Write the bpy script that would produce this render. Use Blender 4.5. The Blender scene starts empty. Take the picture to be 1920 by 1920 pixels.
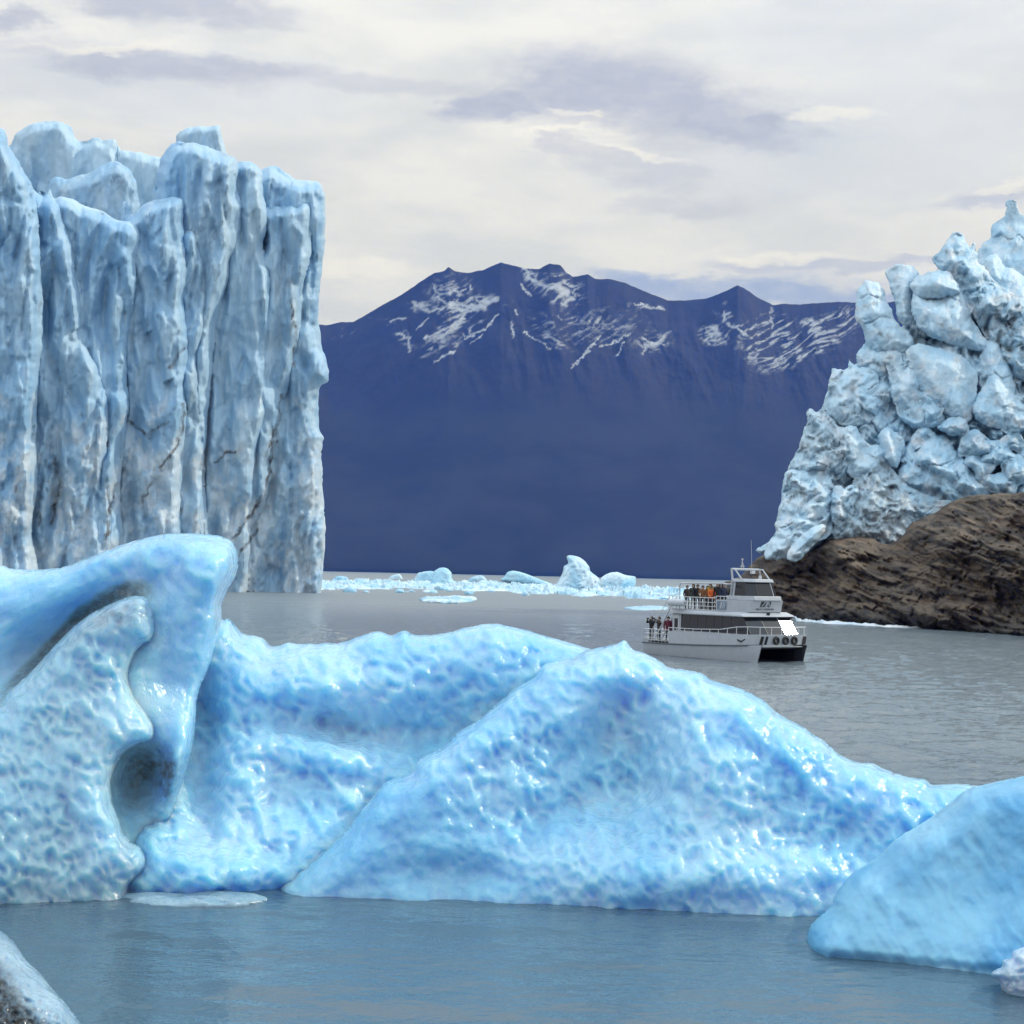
# look parameters
SKY_TOP = 2.5
SKY_A, SKY_B = (0.65, 0.665, 0.68), (0.73, 0.73, 0.725)
WAVE_NEAR, WAVE_FAR = 0.8, 2.3
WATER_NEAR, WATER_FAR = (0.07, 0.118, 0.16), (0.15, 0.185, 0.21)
HAZE_COL, HAZE_D = (0.008, 0.155, 0.95), 5.2e-5
import bpy, bmesh, math, random
import numpy as np
from mathutils import Vector, Matrix

random.seed(7)
RNG = np.random.default_rng(11)
SC = bpy.context.scene
COL = SC.collection

# ------------------------------------------------------------------ camera
H = 5.3                     # eye height above the water, metres
F = 3000.0                  # focal length in pixels of the 1920 px frame
CX, CY = 960.0, 1076.0      # principal point (true horizon at mid frame)
ROLL = math.radians(1.28)
CR, SR = math.cos(ROLL), math.sin(ROLL)

def P(px, py, Y):
    """pixel + depth -> world"""
    a = (np.asarray(px, float) - CX) / F
    b = -(np.asarray(py, float) - CY) / F
    wx = a * CR - b * SR
    wz = a * SR + b * CR
    Y = np.asarray(Y, float)
    return wx * Y, Y + 0 * wx, H + wz * Y

def ground_Y(px, py):
    a = (px - CX) / F
    b = -(py - CY) / F
    return -H / (a * SR + b * CR)

def horizon(px):
    return CY + (np.asarray(px, float) - CX) * math.tan(ROLL)

cam_d = bpy.data.cameras.new('camera')
cam = bpy.data.objects.new('camera', cam_d)
COL.objects.link(cam)
cam_d.sensor_width = 36.0
cam_d.lens = 36.0 * F / 1920.0
cam_d.shift_y = (CY - 960.0) / 1920.0
cam_d.clip_start = 0.5
cam_d.clip_end = 40000
M = Matrix(((CR, -SR, 0, 0), (0, 0, -1, 0), (SR, CR, 0, H), (0, 0, 0, 1)))
cam.matrix_world = M
SC.camera = cam

# ------------------------------------------------------------------ noise
_perm = np.random.default_rng(5).permutation(256)
_perm = np.concatenate([_perm, _perm, _perm]).astype(np.int64)
_g = np.random.default_rng(6).normal(size=(256, 3))
_g /= np.linalg.norm(_g, axis=1)[:, None]

def pnoise(x, y, z=0.0):
    x, y, z = np.broadcast_arrays(np.asarray(x, float), np.asarray(y, float), np.asarray(z, float))
    xi, yi, zi = np.floor(x).astype(np.int64), np.floor(y).astype(np.int64), np.floor(z).astype(np.int64)
    xf, yf, zf = x - xi, y - yi, z - zi
    u, v, w = [t * t * t * (t * (t * 6 - 15) + 10) for t in (xf, yf, zf)]
    out = 0
    for dx in (0, 1):
        for dy in (0, 1):
            for dz in (0, 1):
                h = _perm[_perm[_perm[(xi + dx) & 255] + ((yi + dy) & 255)] + ((zi + dz) & 255)]
                g = _g[h]
                d = g[..., 0] * (xf - dx) + g[..., 1] * (yf - dy) + g[..., 2] * (zf - dz)
                wt = (u if dx else 1 - u) * (v if dy else 1 - v) * (w if dz else 1 - w)
                out = out + d * wt
    return out * 1.5

def fbm(x, y, z=0.0, octv=4, gain=0.5, lac=2.03, ridged=False):
    s, a, n = 0, 1.0, 0
    f = 1.0
    for i in range(octv):
        v = pnoise(np.asarray(x) * f + 17.3 * i, np.asarray(y) * f - 9.1 * i, np.asarray(z) * f + 3.7 * i)
        if ridged:
            v = 1 - 2 * np.abs(v)
        s = s + a * v
        n += a
        a *= gain
        f *= lac
    return s / n

_j = np.random.default_rng(9).random((256, 2))
def worley(x, y, jit=0.9):
    """2-D cellular noise: F1, F2, cell hash"""
    x, y = np.broadcast_arrays(np.asarray(x, float), np.asarray(y, float))
    xi, yi = np.floor(x).astype(np.int64), np.floor(y).astype(np.int64)
    f1 = np.full(x.shape, 9.0); f2 = np.full(x.shape, 9.0); hid = np.zeros(x.shape)
    for dx in (-1, 0, 1):
        for dy in (-1, 0, 1):
            h = _perm[_perm[(xi + dx) & 255] + ((yi + dy) & 255)]
            px = xi + dx + 0.5 + (_j[h, 0] - 0.5) * jit
            py = yi + dy + 0.5 + (_j[h, 1] - 0.5) * jit
            d = np.hypot(px - x, py - y)
            m = d < f1
            f2 = np.where(m, f1, np.minimum(f2, d))
            hid = np.where(m, h / 255.0, hid)
            f1 = np.where(m, d, f1)
    return f1, f2, hid

def sworley(x, y, k=9.0, jit=0.85):
    """smooth cellular distance: rounded cups without seams"""
    x, y = np.broadcast_arrays(np.asarray(x, float), np.asarray(y, float))
    xi, yi = np.floor(x).astype(np.int64), np.floor(y).astype(np.int64)
    s = np.zeros(x.shape)
    for dx in (-1, 0, 1):
        for dy in (-1, 0, 1):
            h = _perm[_perm[(xi + dx) & 255] + ((yi + dy) & 255)]
            s += np.exp(-k * np.hypot(xi + dx + 0.5 + (_j[h, 0] - 0.5) * jit - x, yi + dy + 0.5 + (_j[h, 1] - 0.5) * jit - y))
    return -np.log(s) / k

def crystals(x, y, seed=0, sharp=1.0):
    """angular blocks: the highest of many small tilted hip roofs"""
    x, y = np.broadcast_arrays(np.asarray(x, float) + 13.1 * seed, np.asarray(y, float) - 7.7 * seed)
    xi, yi = np.floor(x).astype(np.int64), np.floor(y).astype(np.int64)
    out = np.full(x.shape, -9.0)
    for dx in (-1, 0, 1):
        for dy in (-1, 0, 1):
            h = _perm[_perm[(xi + dx) & 255] + ((yi + dy) & 255)]
            u = x - (xi + dx + 0.5 + (_j[h, 0] - 0.5) * 0.9); v = y - (yi + dy + 0.5 + (_j[h, 1] - 0.5) * 0.9)
            a = _j[(h * 7 + 3) & 255, 0] * math.pi
            c, s = np.cos(a), np.sin(a)
            p, q = u * c + v * s, -u * s + v * c
            k = 0.55 + 0.9 * _j[(h * 5 + 1) & 255, 1]
            t = 1.1 * (_j[(h * 3 + 11) & 255, 0] - 0.5)
            z = 0.7 * _j[(h * 11 + 5) & 255, 1] + t * p - sharp * np.maximum(np.abs(p) * k * 1.6 - 0.25, np.abs(q) / k * 1.2 - 0.2).clip(0)
            out = np.maximum(out, z)
    return out

def sstep(a, b, x):
    t = np.clip((np.asarray(x, float) - a) / (b - a), 0, 1)
    return t * t * (3 - 2 * t)

def gauss(x, y, cx, cy, rx, ry, rot=0.0):
    c, s = math.cos(rot), math.sin(rot)
    dx, dy = x - cx, y - cy
    u, v = (dx * c + dy * s) / rx, (-dx * s + dy * c) / ry
    return np.exp(-(u * u + v * v))

# ------------------------------------------------------------------ object helpers
def tag(o, label=None, cat=None, group=None, kind=None):
    if label: o['label'] = label
    if cat: o['category'] = cat
    if group: o['group'] = group
    if kind: o['kind'] = kind
    return o

def empty(name, loc, rz=0.0):
    o = bpy.data.objects.new(name, None)
    o.location = loc
    o.rotation_euler = (0, 0, rz)
    o.empty_display_size = 0.3
    COL.objects.link(o)
    return o

def mesh_np(name, co, quads, tris=None, mat=None, parent=None, smooth=True, origin=None, attrs=None):
    """co (N,3) world coordinates, quads (M,4), tris (K,3)"""
    co = np.asarray(co, float)
    if parent is not None:
        org = np.array(parent.location)
    elif origin is not None:
        org = np.array(origin, float)
    else:
        org = np.zeros(3)
    me = bpy.data.meshes.new(name)
    nq = 0 if quads is None else len(quads)
    nt = 0 if tris is None else len(tris)
    loops = []
    if nq: loops.append(np.asarray(quads, np.int32).ravel())
    if nt: loops.append(np.asarray(tris, np.int32).ravel())
    loops = np.concatenate(loops).astype(np.int32)
    starts = np.concatenate([np.arange(nq) * 4, nq * 4 + np.arange(nt) * 3]).astype(np.int32)
    me.vertices.add(len(co))
    me.vertices.foreach_set('co', (co - org).astype(np.float32).ravel())
    me.loops.add(len(loops))
    me.loops.foreach_set('vertex_index', loops)
    me.polygons.add(nq + nt)
    me.polygons.foreach_set('loop_start', starts)
    me.update(calc_edges=True)
    me.validate()
    me.polygons.foreach_set('use_smooth', np.full(len(me.polygons), smooth))
    for k, v in (attrs or {}).items():
        a = me.attributes.new(k, 'FLOAT', 'POINT')
        a.data.foreach_set('value', np.asarray(v, np.float32))
    if mat: me.materials.append(mat)
    o = bpy.data.objects.new(name, me)
    if parent is not None:
        o.parent = parent
    else:
        o.location = org
    COL.objects.link(o)
    return o

def catmull(poly, k=6):
    p = np.asarray(poly, float)
    n = len(p)
    out = []
    for i in range(n):
        p0, p1, p2, p3 = p[i - 1], p[i], p[(i + 1) % n], p[(i + 2) % n]
        for t in np.arange(k) / k:
            a = 0.5 * (2 * p1 + (p2 - p0) * t + (2 * p0 - 5 * p1 + 4 * p2 - p3) * t * t + (3 * p1 - p0 - 3 * p2 + p3) * t ** 3)
            out.append(a)
    return np.array(out)

def poly_sd(poly, X, Y):
    """signed distance, negative inside"""
    n = len(poly)
    d2 = np.full(X.shape, 1e18)
    ins = np.zeros(X.shape, bool)
    for i in range(n):
        ax, ay = poly[i]; bx, by = poly[(i + 1) % n]
        ex, ey = bx - ax, by - ay
        L = ex * ex + ey * ey
        if L < 1e-12:
            continue
        t = np.clip(((X - ax) * ex + (Y - ay) * ey) / L, 0, 1)
        d2 = np.minimum(d2, (X - ax - t * ex) ** 2 + (Y - ay - t * ey) ** 2)
        if ay != by:
            c = ((ay <= Y) & (by > Y)) | ((by <= Y) & (ay > Y))
            xx = ax + (Y - ay) * ex / ey
            ins ^= c & (X < xx)
    return np.where(ins, -1, 1) * np.sqrt(d2)

def relief(name, poly, step, ym, R=1.0, Er=40.0, Rb=None, Erb=None, disp=None, edge=0.0, edgel=30.0,
           mat=None, parent=None, origin=None, attrs=None, smooth_poly=True, seed=0.0, pw=2.0):
    """A solid body whose outline (seen from the shore where the photo was taken) is poly: a front and a back
    skin that meet at the outline.  ym(PX,PY) gives the depth of the outline's plane, R the bulge towards the viewer
    and Rb the bulge away from it (metres), disp(PX,PY,E) carves the front."""
    Rb = R if Rb is None else Rb
    Erb = Er if Erb is None else Erb
    p = catmull(poly) if smooth_poly else np.asarray(poly, float)
    x0, y0 = p.min(0) - 3 * step
    x1, y1 = p.max(0) + 3 * step
    xs = np.arange(x0, x1, step); ys = np.arange(y0, y1, step)
    PX, PY = np.meshgrid(xs, ys)
    sd = poly_sd(p, PX, PY)
    if edge:
        sd = sd + edge * fbm(PX / edgel + seed, PY / edgel - seed, seed, 4, 0.55)
    gy, gx = np.gradient(sd, step)
    g2 = np.maximum(gx * gx + gy * gy, 0.2)
    keep = sd < 0.5 * step
    rim = keep & (sd > -0.5 * step)
    PX = np.where(rim, PX - sd * gx / g2, PX)
    PY = np.where(rim, PY - sd * gy / g2, PY)
    E = np.where(rim, 0, np.maximum(-sd, 0))
    prof = lambda e, er: np.power(np.maximum(1 - np.power(1 - np.clip(e / er, 0, 1), pw), 0), 1 / pw)
    Ym = ym(PX, PY)
    Yf = Ym - R * prof(E, Er)
    if disp is not None:
        Yf = Yf - disp(PX, PY, E) * np.clip(E / (0.25 * Er), 0, 1)
    Yb = Ym + Rb * prof(E, Erb) + 0.15 * Rb * pnoise(PX / 60 + seed, PY / 60) * np.clip(E / Er, 0, 1)
    Yb = np.maximum(Yb, np.where(rim, Yf, Yf + 0.02 * R))
    nr, nc = PX.shape
    idf = np.full(PX.shape, -1, np.int64)
    idf[keep] = np.arange(keep.sum())
    idb = np.full(PX.shape, -1, np.int64)
    inner = keep & ~rim
    idb[inner] = keep.sum() + np.arange(inner.sum())
    idb[rim] = idf[rim]
    wf = np.stack(P(PX[keep], PY[keep], Yf[keep]), 1)
    wb = np.stack(P(PX[inner], PY[inner], Yb[inner]), 1)
    co = np.concatenate([wf, wb])
    quads, tris = [], []
    k4 = keep[:-1, :-1], keep[:-1, 1:], keep[1:, 1:], keep[1:, :-1]
    cnt = sum(k.astype(int) for k in k4)
    q = cnt == 4
    for ids, flip in ((idf, True), (idb, False)):
        c = [ids[:-1, :-1], ids[:-1, 1:], ids[1:, 1:], ids[1:, :-1]]
        f = np.stack([k[q] for k in c], 1)
        quads.append(f[:, ::-1] if flip else f)
        for m in range(4):
            t = (cnt == 3) & ~k4[m]
            f = np.stack([c[(m + 1) % 4][t], c[(m + 2) % 4][t], c[(m + 3) % 4][t]], 1)
            tris.append(f[:, ::-1] if flip else f)
    at = {}
    for k, fn in (attrs or {}).items():
        v = np.clip(fn(PX, PY) + 0 * PX, 0, 1)
        at[k] = np.concatenate([v[keep], v[inner]])
    return mesh_np(name, co, np.concatenate(quads), np.concatenate(tris), mat, parent, True, origin, at)

# ------------------------------------------------------------------ material helpers
class NT:
    def __init__(self, name):
        self.m = bpy.data.materials.new(name)
        self.m.use_nodes = True
        self.t = self.m.node_tree
        self.bsdf = self.t.nodes['Principled BSDF']
        self.out = self.t.nodes['Material Output']
    def n(self, typ, **kw):
        nd = self.t.nodes.new(typ)
        for k, v in kw.items():
            if k.startswith('i_'):
                key = k[2:]
                key = int(key) if key.isdigit() else key.replace('_', ' ')
                nd.inputs[key].default_value = v
            else:
                setattr(nd, k, v)
        return nd
    def l(self, a, b):
        self.t.links.new(a, b)
    def pos(self, scale=(1, 1, 1), rot=(0, 0, 0)):
        g = self.n('ShaderNodeNewGeometry')
        mp = self.n('ShaderNodeMapping')
        mp.inputs['Scale'].default_value = scale
        mp.inputs['Rotation'].default_value = rot
        self.l(g.outputs['Position'], mp.inputs['Vector'])
        return mp.outputs['Vector']
    def pos2(self, scale, rot):
        a = self.pos((1, 1, 1), rot)
        mp = self.n('ShaderNodeMapping')
        mp.inputs['Scale'].default_value = scale
        self.l(a, mp.inputs['Vector'])
        return mp.outputs['Vector']
    def noise(self, vec, scale, detail=4.0, rough=0.5, dist=0.0, ntype=None):
        nd = self.n('ShaderNodeTexNoise')
        if ntype: nd.noise_type = ntype
        self.l(vec, nd.inputs['Vector'])
        nd.inputs['Scale'].default_value = scale
        nd.inputs['Detail'].default_value = detail
        nd.inputs['Roughness'].default_value = rough
        nd.inputs['Distortion'].default_value = dist
        return nd.outputs['Fac']
    def rng(self, v, a, b, c=0.0, d=1.0):
        nd = self.n('ShaderNodeMapRange', interpolation_type='SMOOTHSTEP')
        self.l(v, nd.inputs['Value'])
        for k, x in zip(('From Min', 'From Max', 'To Min', 'To Max'), (a, b, c, d)):
            nd.inputs[k].default_value = x
        return nd.outputs['Result']
    def mix(self, fac, a, b):
        nd = self.n('ShaderNodeMix', data_type='RGBA')
        for s, v in ((0, fac), (6, a), (7, b)):
            if isinstance(v, (int, float)):
                nd.inputs[s].default_value = v
            elif isinstance(v, tuple):
                nd.inputs[s].default_value = (*v[:3], 1)
            else:
                self.l(v, nd.inputs[s])
        return nd.outputs[2]
    def math(self, op, a, b=0.0):
        nd = self.n('ShaderNodeMath', operation=op)
        for i, v in enumerate((a, b)):
            if isinstance(v, (int, float)):
                nd.inputs[i].default_value = v
            else:
                self.l(v, nd.inputs[i])
        return nd.outputs[0]
    def attr(self, name):
        return self.n('ShaderNodeAttribute', attribute_name=name).outputs['Fac']
    def bump(self, h, strength, dist, normal=None):
        nd = self.n('ShaderNodeBump')
        nd.inputs['Strength'].default_value = strength
        nd.inputs['Distance'].default_value = dist
        self.l(h, nd.inputs['Height'])
        if normal is not None:
            self.l(normal, nd.inputs['Normal'])
        return nd.outputs['Normal']
    def set(self, **kw):
        for k, v in kw.items():
            key = k.replace('_', ' ')
            s = self.bsdf.inputs[key]
            if isinstance(v, bpy.types.NodeSocket):
                self.l(v, s)
            else:
                s.default_value = (*v, 1) if (isinstance(v, tuple) and len(v) == 3 and s.type == 'RGBA') else v

def plain(name, col, rough=0.5, metal=0.0, **kw):
    m = NT(name)
    n = m.noise(m.pos(), 3.0, 5, 0.6)
    c2 = tuple(c * 0.91 for c in col)
    m.set(Base_Color=m.mix(m.rng(n, 0.3, 0.7), c2, col), Roughness=rough, Metallic=metal, **kw)
    return m.m
# ------------------------------------------------------------------ boat frame (needed for the sun)
BOAT_PX, BOAT_Y = 1362.7, 107.5
HEAD = math.radians(-54.5)              # local +x (bow) in world
_bx, _, _ = P(BOAT_PX, 1085.0, BOAT_Y)
BOAT_LOC = (float(_bx), BOAT_Y, 0.0)

# sun: behind the scene to the right, as the flash in the boat's raked front window tells
_wyaw, _wtilt = HEAD + math.radians(6.3), math.radians(36.0)
_n = Vector((math.cos(_wyaw) * math.cos(_wtilt), math.sin(_wyaw) * math.cos(_wtilt), math.sin(_wtilt)))
_wp = Vector(BOAT_LOC) + Vector((4.45 * math.cos(HEAD) - 1.45 * math.sin(HEAD), 4.45 * math.sin(HEAD) + 1.45 * math.cos(HEAD), 2.25))
_v = (Vector((0, 0, H)) - _wp).normalized()
SUN = (2 * _n.dot(_v) * _n - _v).normalized()
SUN_EL = math.asin(SUN.z)
SUN_AZ = math.atan2(SUN.x, SUN.y)       # from +Y towards +X
print('sun elevation %.1f azimuth %.1f' % (math.degrees(SUN_EL), math.degrees(SUN_AZ)))

sl = bpy.data.lights.new('sun', 'SUN')
sl.energy = SUN_STRENGTH = 2.1
sl.angle = math.radians(1.0)
sl.color = (1.0, 0.93, 0.84)
so = bpy.data.objects.new('sun', sl)
so.rotation_euler = (-SUN).to_track_quat('-Z', 'Y').to_euler()
so.location = (0, 0, 60)
COL.objects.link(so)

# ------------------------------------------------------------------ sky
W = bpy.data.worlds.new('World')
SC.world = W
W.use_nodes = True
wt = W.node_tree
wn, wl = wt.nodes, wt.links
bg = wn['Background']
wout = wn['World Output']
def wnode(t, **kw):
    nd = wn.new(t)
    for k, v in kw.items(): setattr(nd, k, v)
    return nd
sky = wnode('ShaderNodeTexSky', sky_type='NISHITA', sun_disc=False)
sky.sun_elevation = SUN_EL
sky.sun_rotation = SUN_AZ
sky.air_density = 1.0; sky.dust_density = 2.0
wl.new(sky.outputs[0], bg.inputs['Color'])
bg.inputs['Strength'].default_value = 0.08
tc = wnode('ShaderNodeTexCoord')
sep = wnode('ShaderNodeSeparateXYZ')
wl.new(tc.outputs['Generated'], sep.inputs[0])
def wmath(op, a, b=0.0, c=None):
    nd = wnode('ShaderNodeMath', operation=op)
    for i, v in enumerate((a, b) if c is None else (a, b, c)):
        if isinstance(v, (int, float)): nd.inputs[i].default_value = v
        else: wl.new(v, nd.inputs[i])
    return nd.outputs[0]
def wrange(v, a, b, c=0.0, d=1.0):
    nd = wnode('ShaderNodeMapRange', interpolation_type='SMOOTHSTEP')
    wl.new(v, nd.inputs['Value'])
    for k, x in zip(('From Min', 'From Max', 'To Min', 'To Max'), (a, b, c, d)):
        nd.inputs[k].default_value = x
    return nd.outputs['Result']
def wmix(f, a, b):
    nd = wnode('ShaderNodeMix', data_type='RGBA')
    for s, v in ((0, f), (6, a), (7, b)):
        if isinstance(v, (int, float)): nd.inputs[s].default_value = v
        elif isinstance(v, tuple): nd.inputs[s].default_value = (*v, 1)
        else: wl.new(v, nd.inputs[s])
    return nd.outputs[2]
dx, dy, dz = sep.outputs
az = wmath('ARCTAN2', dx, dy)                         # azimuth and elevation of the sky direction
el = wmath('ARCSINE', dz)
comb = wnode('ShaderNodeCombineXYZ')
wl.new(az, comb.inputs[0]); wl.new(el, comb.inputs[1])
def wnoise(scale, detail, rough, sx=1.0, sy=1.0, off=(0, 0, 0), dist=0.0):
    mp = wnode('ShaderNodeMapping')
    mp.inputs['Scale'].default_value = (sx, sy, 1)
    mp.inputs['Location'].default_value = off
    wl.new(comb.outputs[0], mp.inputs['Vector'])
    nd = wnode('ShaderNodeTexNoise')
    nd.inputs['Scale'].default_value = scale
    nd.inputs['Detail'].default_value = detail
    nd.inputs['Roughness'].default_value = rough
    nd.inputs['Distortion'].default_value = dist
    wl.new(mp.outputs[0], nd.inputs['Vector'])
    return nd
# warped coordinates for the cloud banks
wv = wnoise(20.0, 9, 0.66, 1.0, 2.4)
wsub = wnode('ShaderNodeVectorMath', operation='SUBTRACT')
wl.new(wv.outputs['Color'], wsub.inputs[0]); wsub.inputs[1].default_value = (0.5, 0.5, 0.5)
wsc = wnode('ShaderNodeVectorMath', operation='MULTIPLY')
wl.new(wsub.outputs[0], wsc.inputs[0]); wsc.inputs[1].default_value = (0.11, 0.03, 0)
wad = wnode('ShaderNodeVectorMath', operation='ADD')
wl.new(comb.outputs[0], wad.inputs[0]); wl.new(wsc.outputs[0], wad.inputs[1])
def dirpx(px, py):
    x, y, z = P(px, py, 1.0)
    return math.atan2(float(x), float(y)), math.atan2(float(z - H), math.hypot(float(x), float(y)))
def blob(px, py, rx, ry, rot=0.0, soft=1.0):
    a, e = dirpx(px, py)
    mp = wnode('ShaderNodeMapping', vector_type='TEXTURE')
    mp.inputs['Location'].default_value = (a, e, 0)
    mp.inputs['Rotation'].default_value = (0, 0, math.radians(rot))
    mp.inputs['Scale'].default_value = (rx / F, ry / F, 1)
    wl.new(wad.outputs[0], mp.inputs['Vector'])
    ln = wnode('ShaderNodeVectorMath', operation='LENGTH')
    wl.new(mp.outputs[0], ln.inputs[0])
    return wrange(ln.outputs['Value'], 1.1, 0.35, 0.0, 1.0)
n1 = wnoise(9.0, 6, 0.55, 1.0, 3.2).outputs['Fac']
n2 = wnoise(34.0, 9, 0.66, 1.0, 3.0, (3, 1, 0), 0.4).outputs['Fac']
# bright stratus: radiance grows towards the zenith as under any overcast
lum = wrange(el, 0.0, 1.2, 1.0, SKY_TOP)
white = wmix(wrange(n1, 0.38, 0.66), SKY_A, SKY_B)
def band(col, blobs, strength, nz=None):
    global white
    s = None
    for b in blobs:
        v = blob(*b)
        s = v if s is None else wmath('MAXIMUM', s, v)
    s = wmath('MULTIPLY', s, wrange(n2, 0.25, 0.6, 0.7, 1.0))
    white = wmix(wmath('MULTIPLY', s, strength), white, col)
band((0.60, 0.635, 0.70), [(1700, 60, 500, 120, 0), (1680, 250, 420, 160, 0), (1500, 330, 500, 60, -3), (250, 420, 300, 60, 0), (300, 160, 500, 90, 0)], 0.75)
band((0.40, 0.43, 0.53), [(1090, 165, 200, 85, -6), (1240, 190, 240, 90, -10), (1380, 235, 190, 50, -8), (950, 195, 130, 32, 10)], 0.9)
band((0.42, 0.445, 0.53), [(280, 122, 290, 38, -3), (420, 128, 190, 24, 0), (330, 8, 270, 38, 0), (20, 30, 90, 26, 0)], 0.85)
band((0.49, 0.51, 0.58), [(1130, 295, 120, 36, -8), (1260, 330, 130, 45, -10), (1050, 275, 60, 28, 0), (700, 160, 300, 22, -3), (1270, 390, 150, 30, 0)], 0.6)
band((0.44, 0.48, 0.60), [(1520, 500, 260, 20, 0), (1650, 495, 150, 16, 0), (1880, 365, 120, 26, 8)], 0.7)
band((0.28, 0.37, 0.60), [(1400, 548, 330, 34, 0), (1250, 535, 200, 24, -4), (1600, 560, 260, 22, 0)], 0.8)
band((0.88, 0.85, 0.78), [(1090, 216, 70, 9, -8), (1050, 246, 110, 9, 3), (1200, 285, 130, 12, -12), (680, 510, 120, 26, 0), (210, 86, 170, 12, 4), (1470, 486, 150, 13, 0), (1560, 215, 100, 16, 0), (1880, 345, 70, 14, 14)], 0.5)
white = wmix(wrange(el, 0.3, 0.9, 0.0, 0.8), white, (0.54, 0.66, 0.78))      # thinner, bluer cloud overhead
bg2 = wnode('ShaderNodeBackground')
wl.new(white, bg2.inputs['Color'])
wl.new(lum, bg2.inputs['Strength'])
ms = wnode('ShaderNodeMixShader')
wl.new(wrange(n1, 0.25, 0.55, 0.86, 0.97), ms.inputs[0])
wl.new(bg.outputs[0], ms.inputs[1]); wl.new(bg2.outputs[0], ms.inputs[2])
wl.new(ms.outputs[0], wout.inputs['Surface'])

# ------------------------------------------------------------------ water
wm = NT('lake_water')
g = wm.n('ShaderNodeNewGeometry')
def wpos(sx, sy, rz=0.0):
    mp = wm.n('ShaderNodeMapping')
    mp.inputs['Scale'].default_value = (sx, sy, 1)
    mp.inputs['Rotation'].default_value = (0, 0, rz)
    wm.l(g.outputs['Position'], mp.inputs['Vector'])
    return mp.outputs['Vector']
sp = wm.n('ShaderNodeSeparateXYZ'); wm.l(g.outputs['Position'], sp.inputs[0])
open_w = wm.rng(sp.outputs['Y'], 24, 60)               # milky base, darker inshore; paler farther out, standing in for reflected sky
h2 = wm.noise(wpos(2.2, 3.4, -0.1), 1.0, 4, 0.6)
h3 = wm.noise(wpos(9.0, 13.0, 0.3), 1.0, 2, 0.5)
hh = wm.math('ADD', wm.math('MULTIPLY', h2, 0.05), wm.math('MULTIPLY', h3, 0.012))
hh = wm.math('MULTIPLY', hh, wm.rng(sp.outputs['Y'], 22, 50, 0.55, 1.6))
nb = wm.n('ShaderNodeBump'); nb.inputs['Strength'].default_value = 1.0; nb.inputs['Distance'].default_value = 1.0
wm.l(hh, nb.inputs['Height'])
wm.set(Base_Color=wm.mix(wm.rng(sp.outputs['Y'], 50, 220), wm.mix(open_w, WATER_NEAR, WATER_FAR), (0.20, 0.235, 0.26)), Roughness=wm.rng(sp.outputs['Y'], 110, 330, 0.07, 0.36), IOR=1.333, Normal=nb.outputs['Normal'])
# one sheet: fine where the ripples can be told apart, coarse towards the far shore
tcol = np.concatenate([np.linspace(-3.5, -0.45, 18), np.linspace(-0.40, 0.40, 720), np.linspace(0.45, 3.5, 18)])
yrow = F * H / np.concatenate([np.linspace(1500, 905, 10), np.arange(900, 62, -1.0), np.linspace(60, 2.2, 40)])
yrow = np.concatenate([[-150.0, 2.0], yrow, [7150.0]])
YY, TT = np.meshgrid(yrow, tcol, indexing='ij')
GX = TT * np.maximum(YY, 60.0); GY = YY
GX = np.where((YY > 9.5), TT * YY, TT * 9.5)
GX = np.where(np.abs(TT) > 0.41, TT * np.maximum(YY, 400), GX)
lod = np.clip(0.9 / np.maximum(YY * YY / (F * H), 1e-3), 0, 1) * sstep(260, 120, YY) * sstep(8, 14, YY)
wind = 0.75 + 0.9 * np.clip(fbm(GX / 40, GY / 90, 1.5, 3) + 0.1, -0.4, 0.6)
amp = (WAVE_NEAR + (WAVE_FAR - WAVE_NEAR) * sstep(24, 48, YY)) * wind
wv_ = fbm(GX / 2.6 + 0.15 * GY, GY / 1.5, 1.1, 2, 0.5) * 0.085 + lod * fbm(GX / 0.95 - 0.1 * GY, GY / 0.62, 4.2, 3, 0.55) * 0.045
GZ = wv_ * amp * sstep(330, 140, YY) * sstep(8, 14, YY) * sstep(0.405, 0.38, np.abs(TT))
co = np.stack([GX.ravel(), GY.ravel(), GZ.ravel()], 1)
idx = np.arange(GX.size).reshape(GX.shape)
q = np.stack([idx[:-1, :-1].ravel(), idx[:-1, 1:].ravel(), idx[1:, 1:].ravel(), idx[1:, :-1].ravel()], 1)
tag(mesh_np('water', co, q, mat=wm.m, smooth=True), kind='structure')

# ------------------------------------------------------------------ far mountain
crest = np.array([(-2600, 560), (-1800, 500), (-1200, 560), (-600, 520), (-100, 590), (300, 600), (560, 610), (597, 608), (614, 610), (638, 604), (662, 604), (683, 592), (717, 572), (752, 553), (786, 530),
    (814, 512), (833, 508), (841, 500.5), (852, 508), (876, 512), (907, 506), (922, 499), (939, 492), (968, 499), (986, 503), (1010, 505),
    (1030, 494), (1051, 497), (1061, 510), (1075, 519), (1088, 517), (1102, 514), (1116, 523), (1144, 523), (1171, 530), (1199, 542),
    (1211, 547), (1252, 563.5), (1290, 563), (1327, 559), (1357, 547), (1383, 535), (1395, 540), (1421, 558), (1450, 572), (1473, 569),
    (1497, 571), (1537, 568), (1572, 566), (1602, 567), (1640, 572), (1700, 560), (1900, 590), (2200, 520), (2600, 590), (3200, 500), (4200, 580)])
pxs = np.concatenate([np.linspace(-2600, 540, 90), np.arange(550, 1720, 2.2), np.linspace(1730, 4200, 80)])
vs = np.concatenate([np.linspace(0, 0.55, 70), np.linspace(0.555, 1, 150)])
VX, VV = np.meshgrid(pxs, vs)
cpy = np.interp(VX, crest[:, 0], crest[:, 1]) + 1.6 * fbm(VX / 9, 0 * VX, 3.3, 4, 0.6)
YC, Y0 = 6600.0, 5150.0
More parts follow.
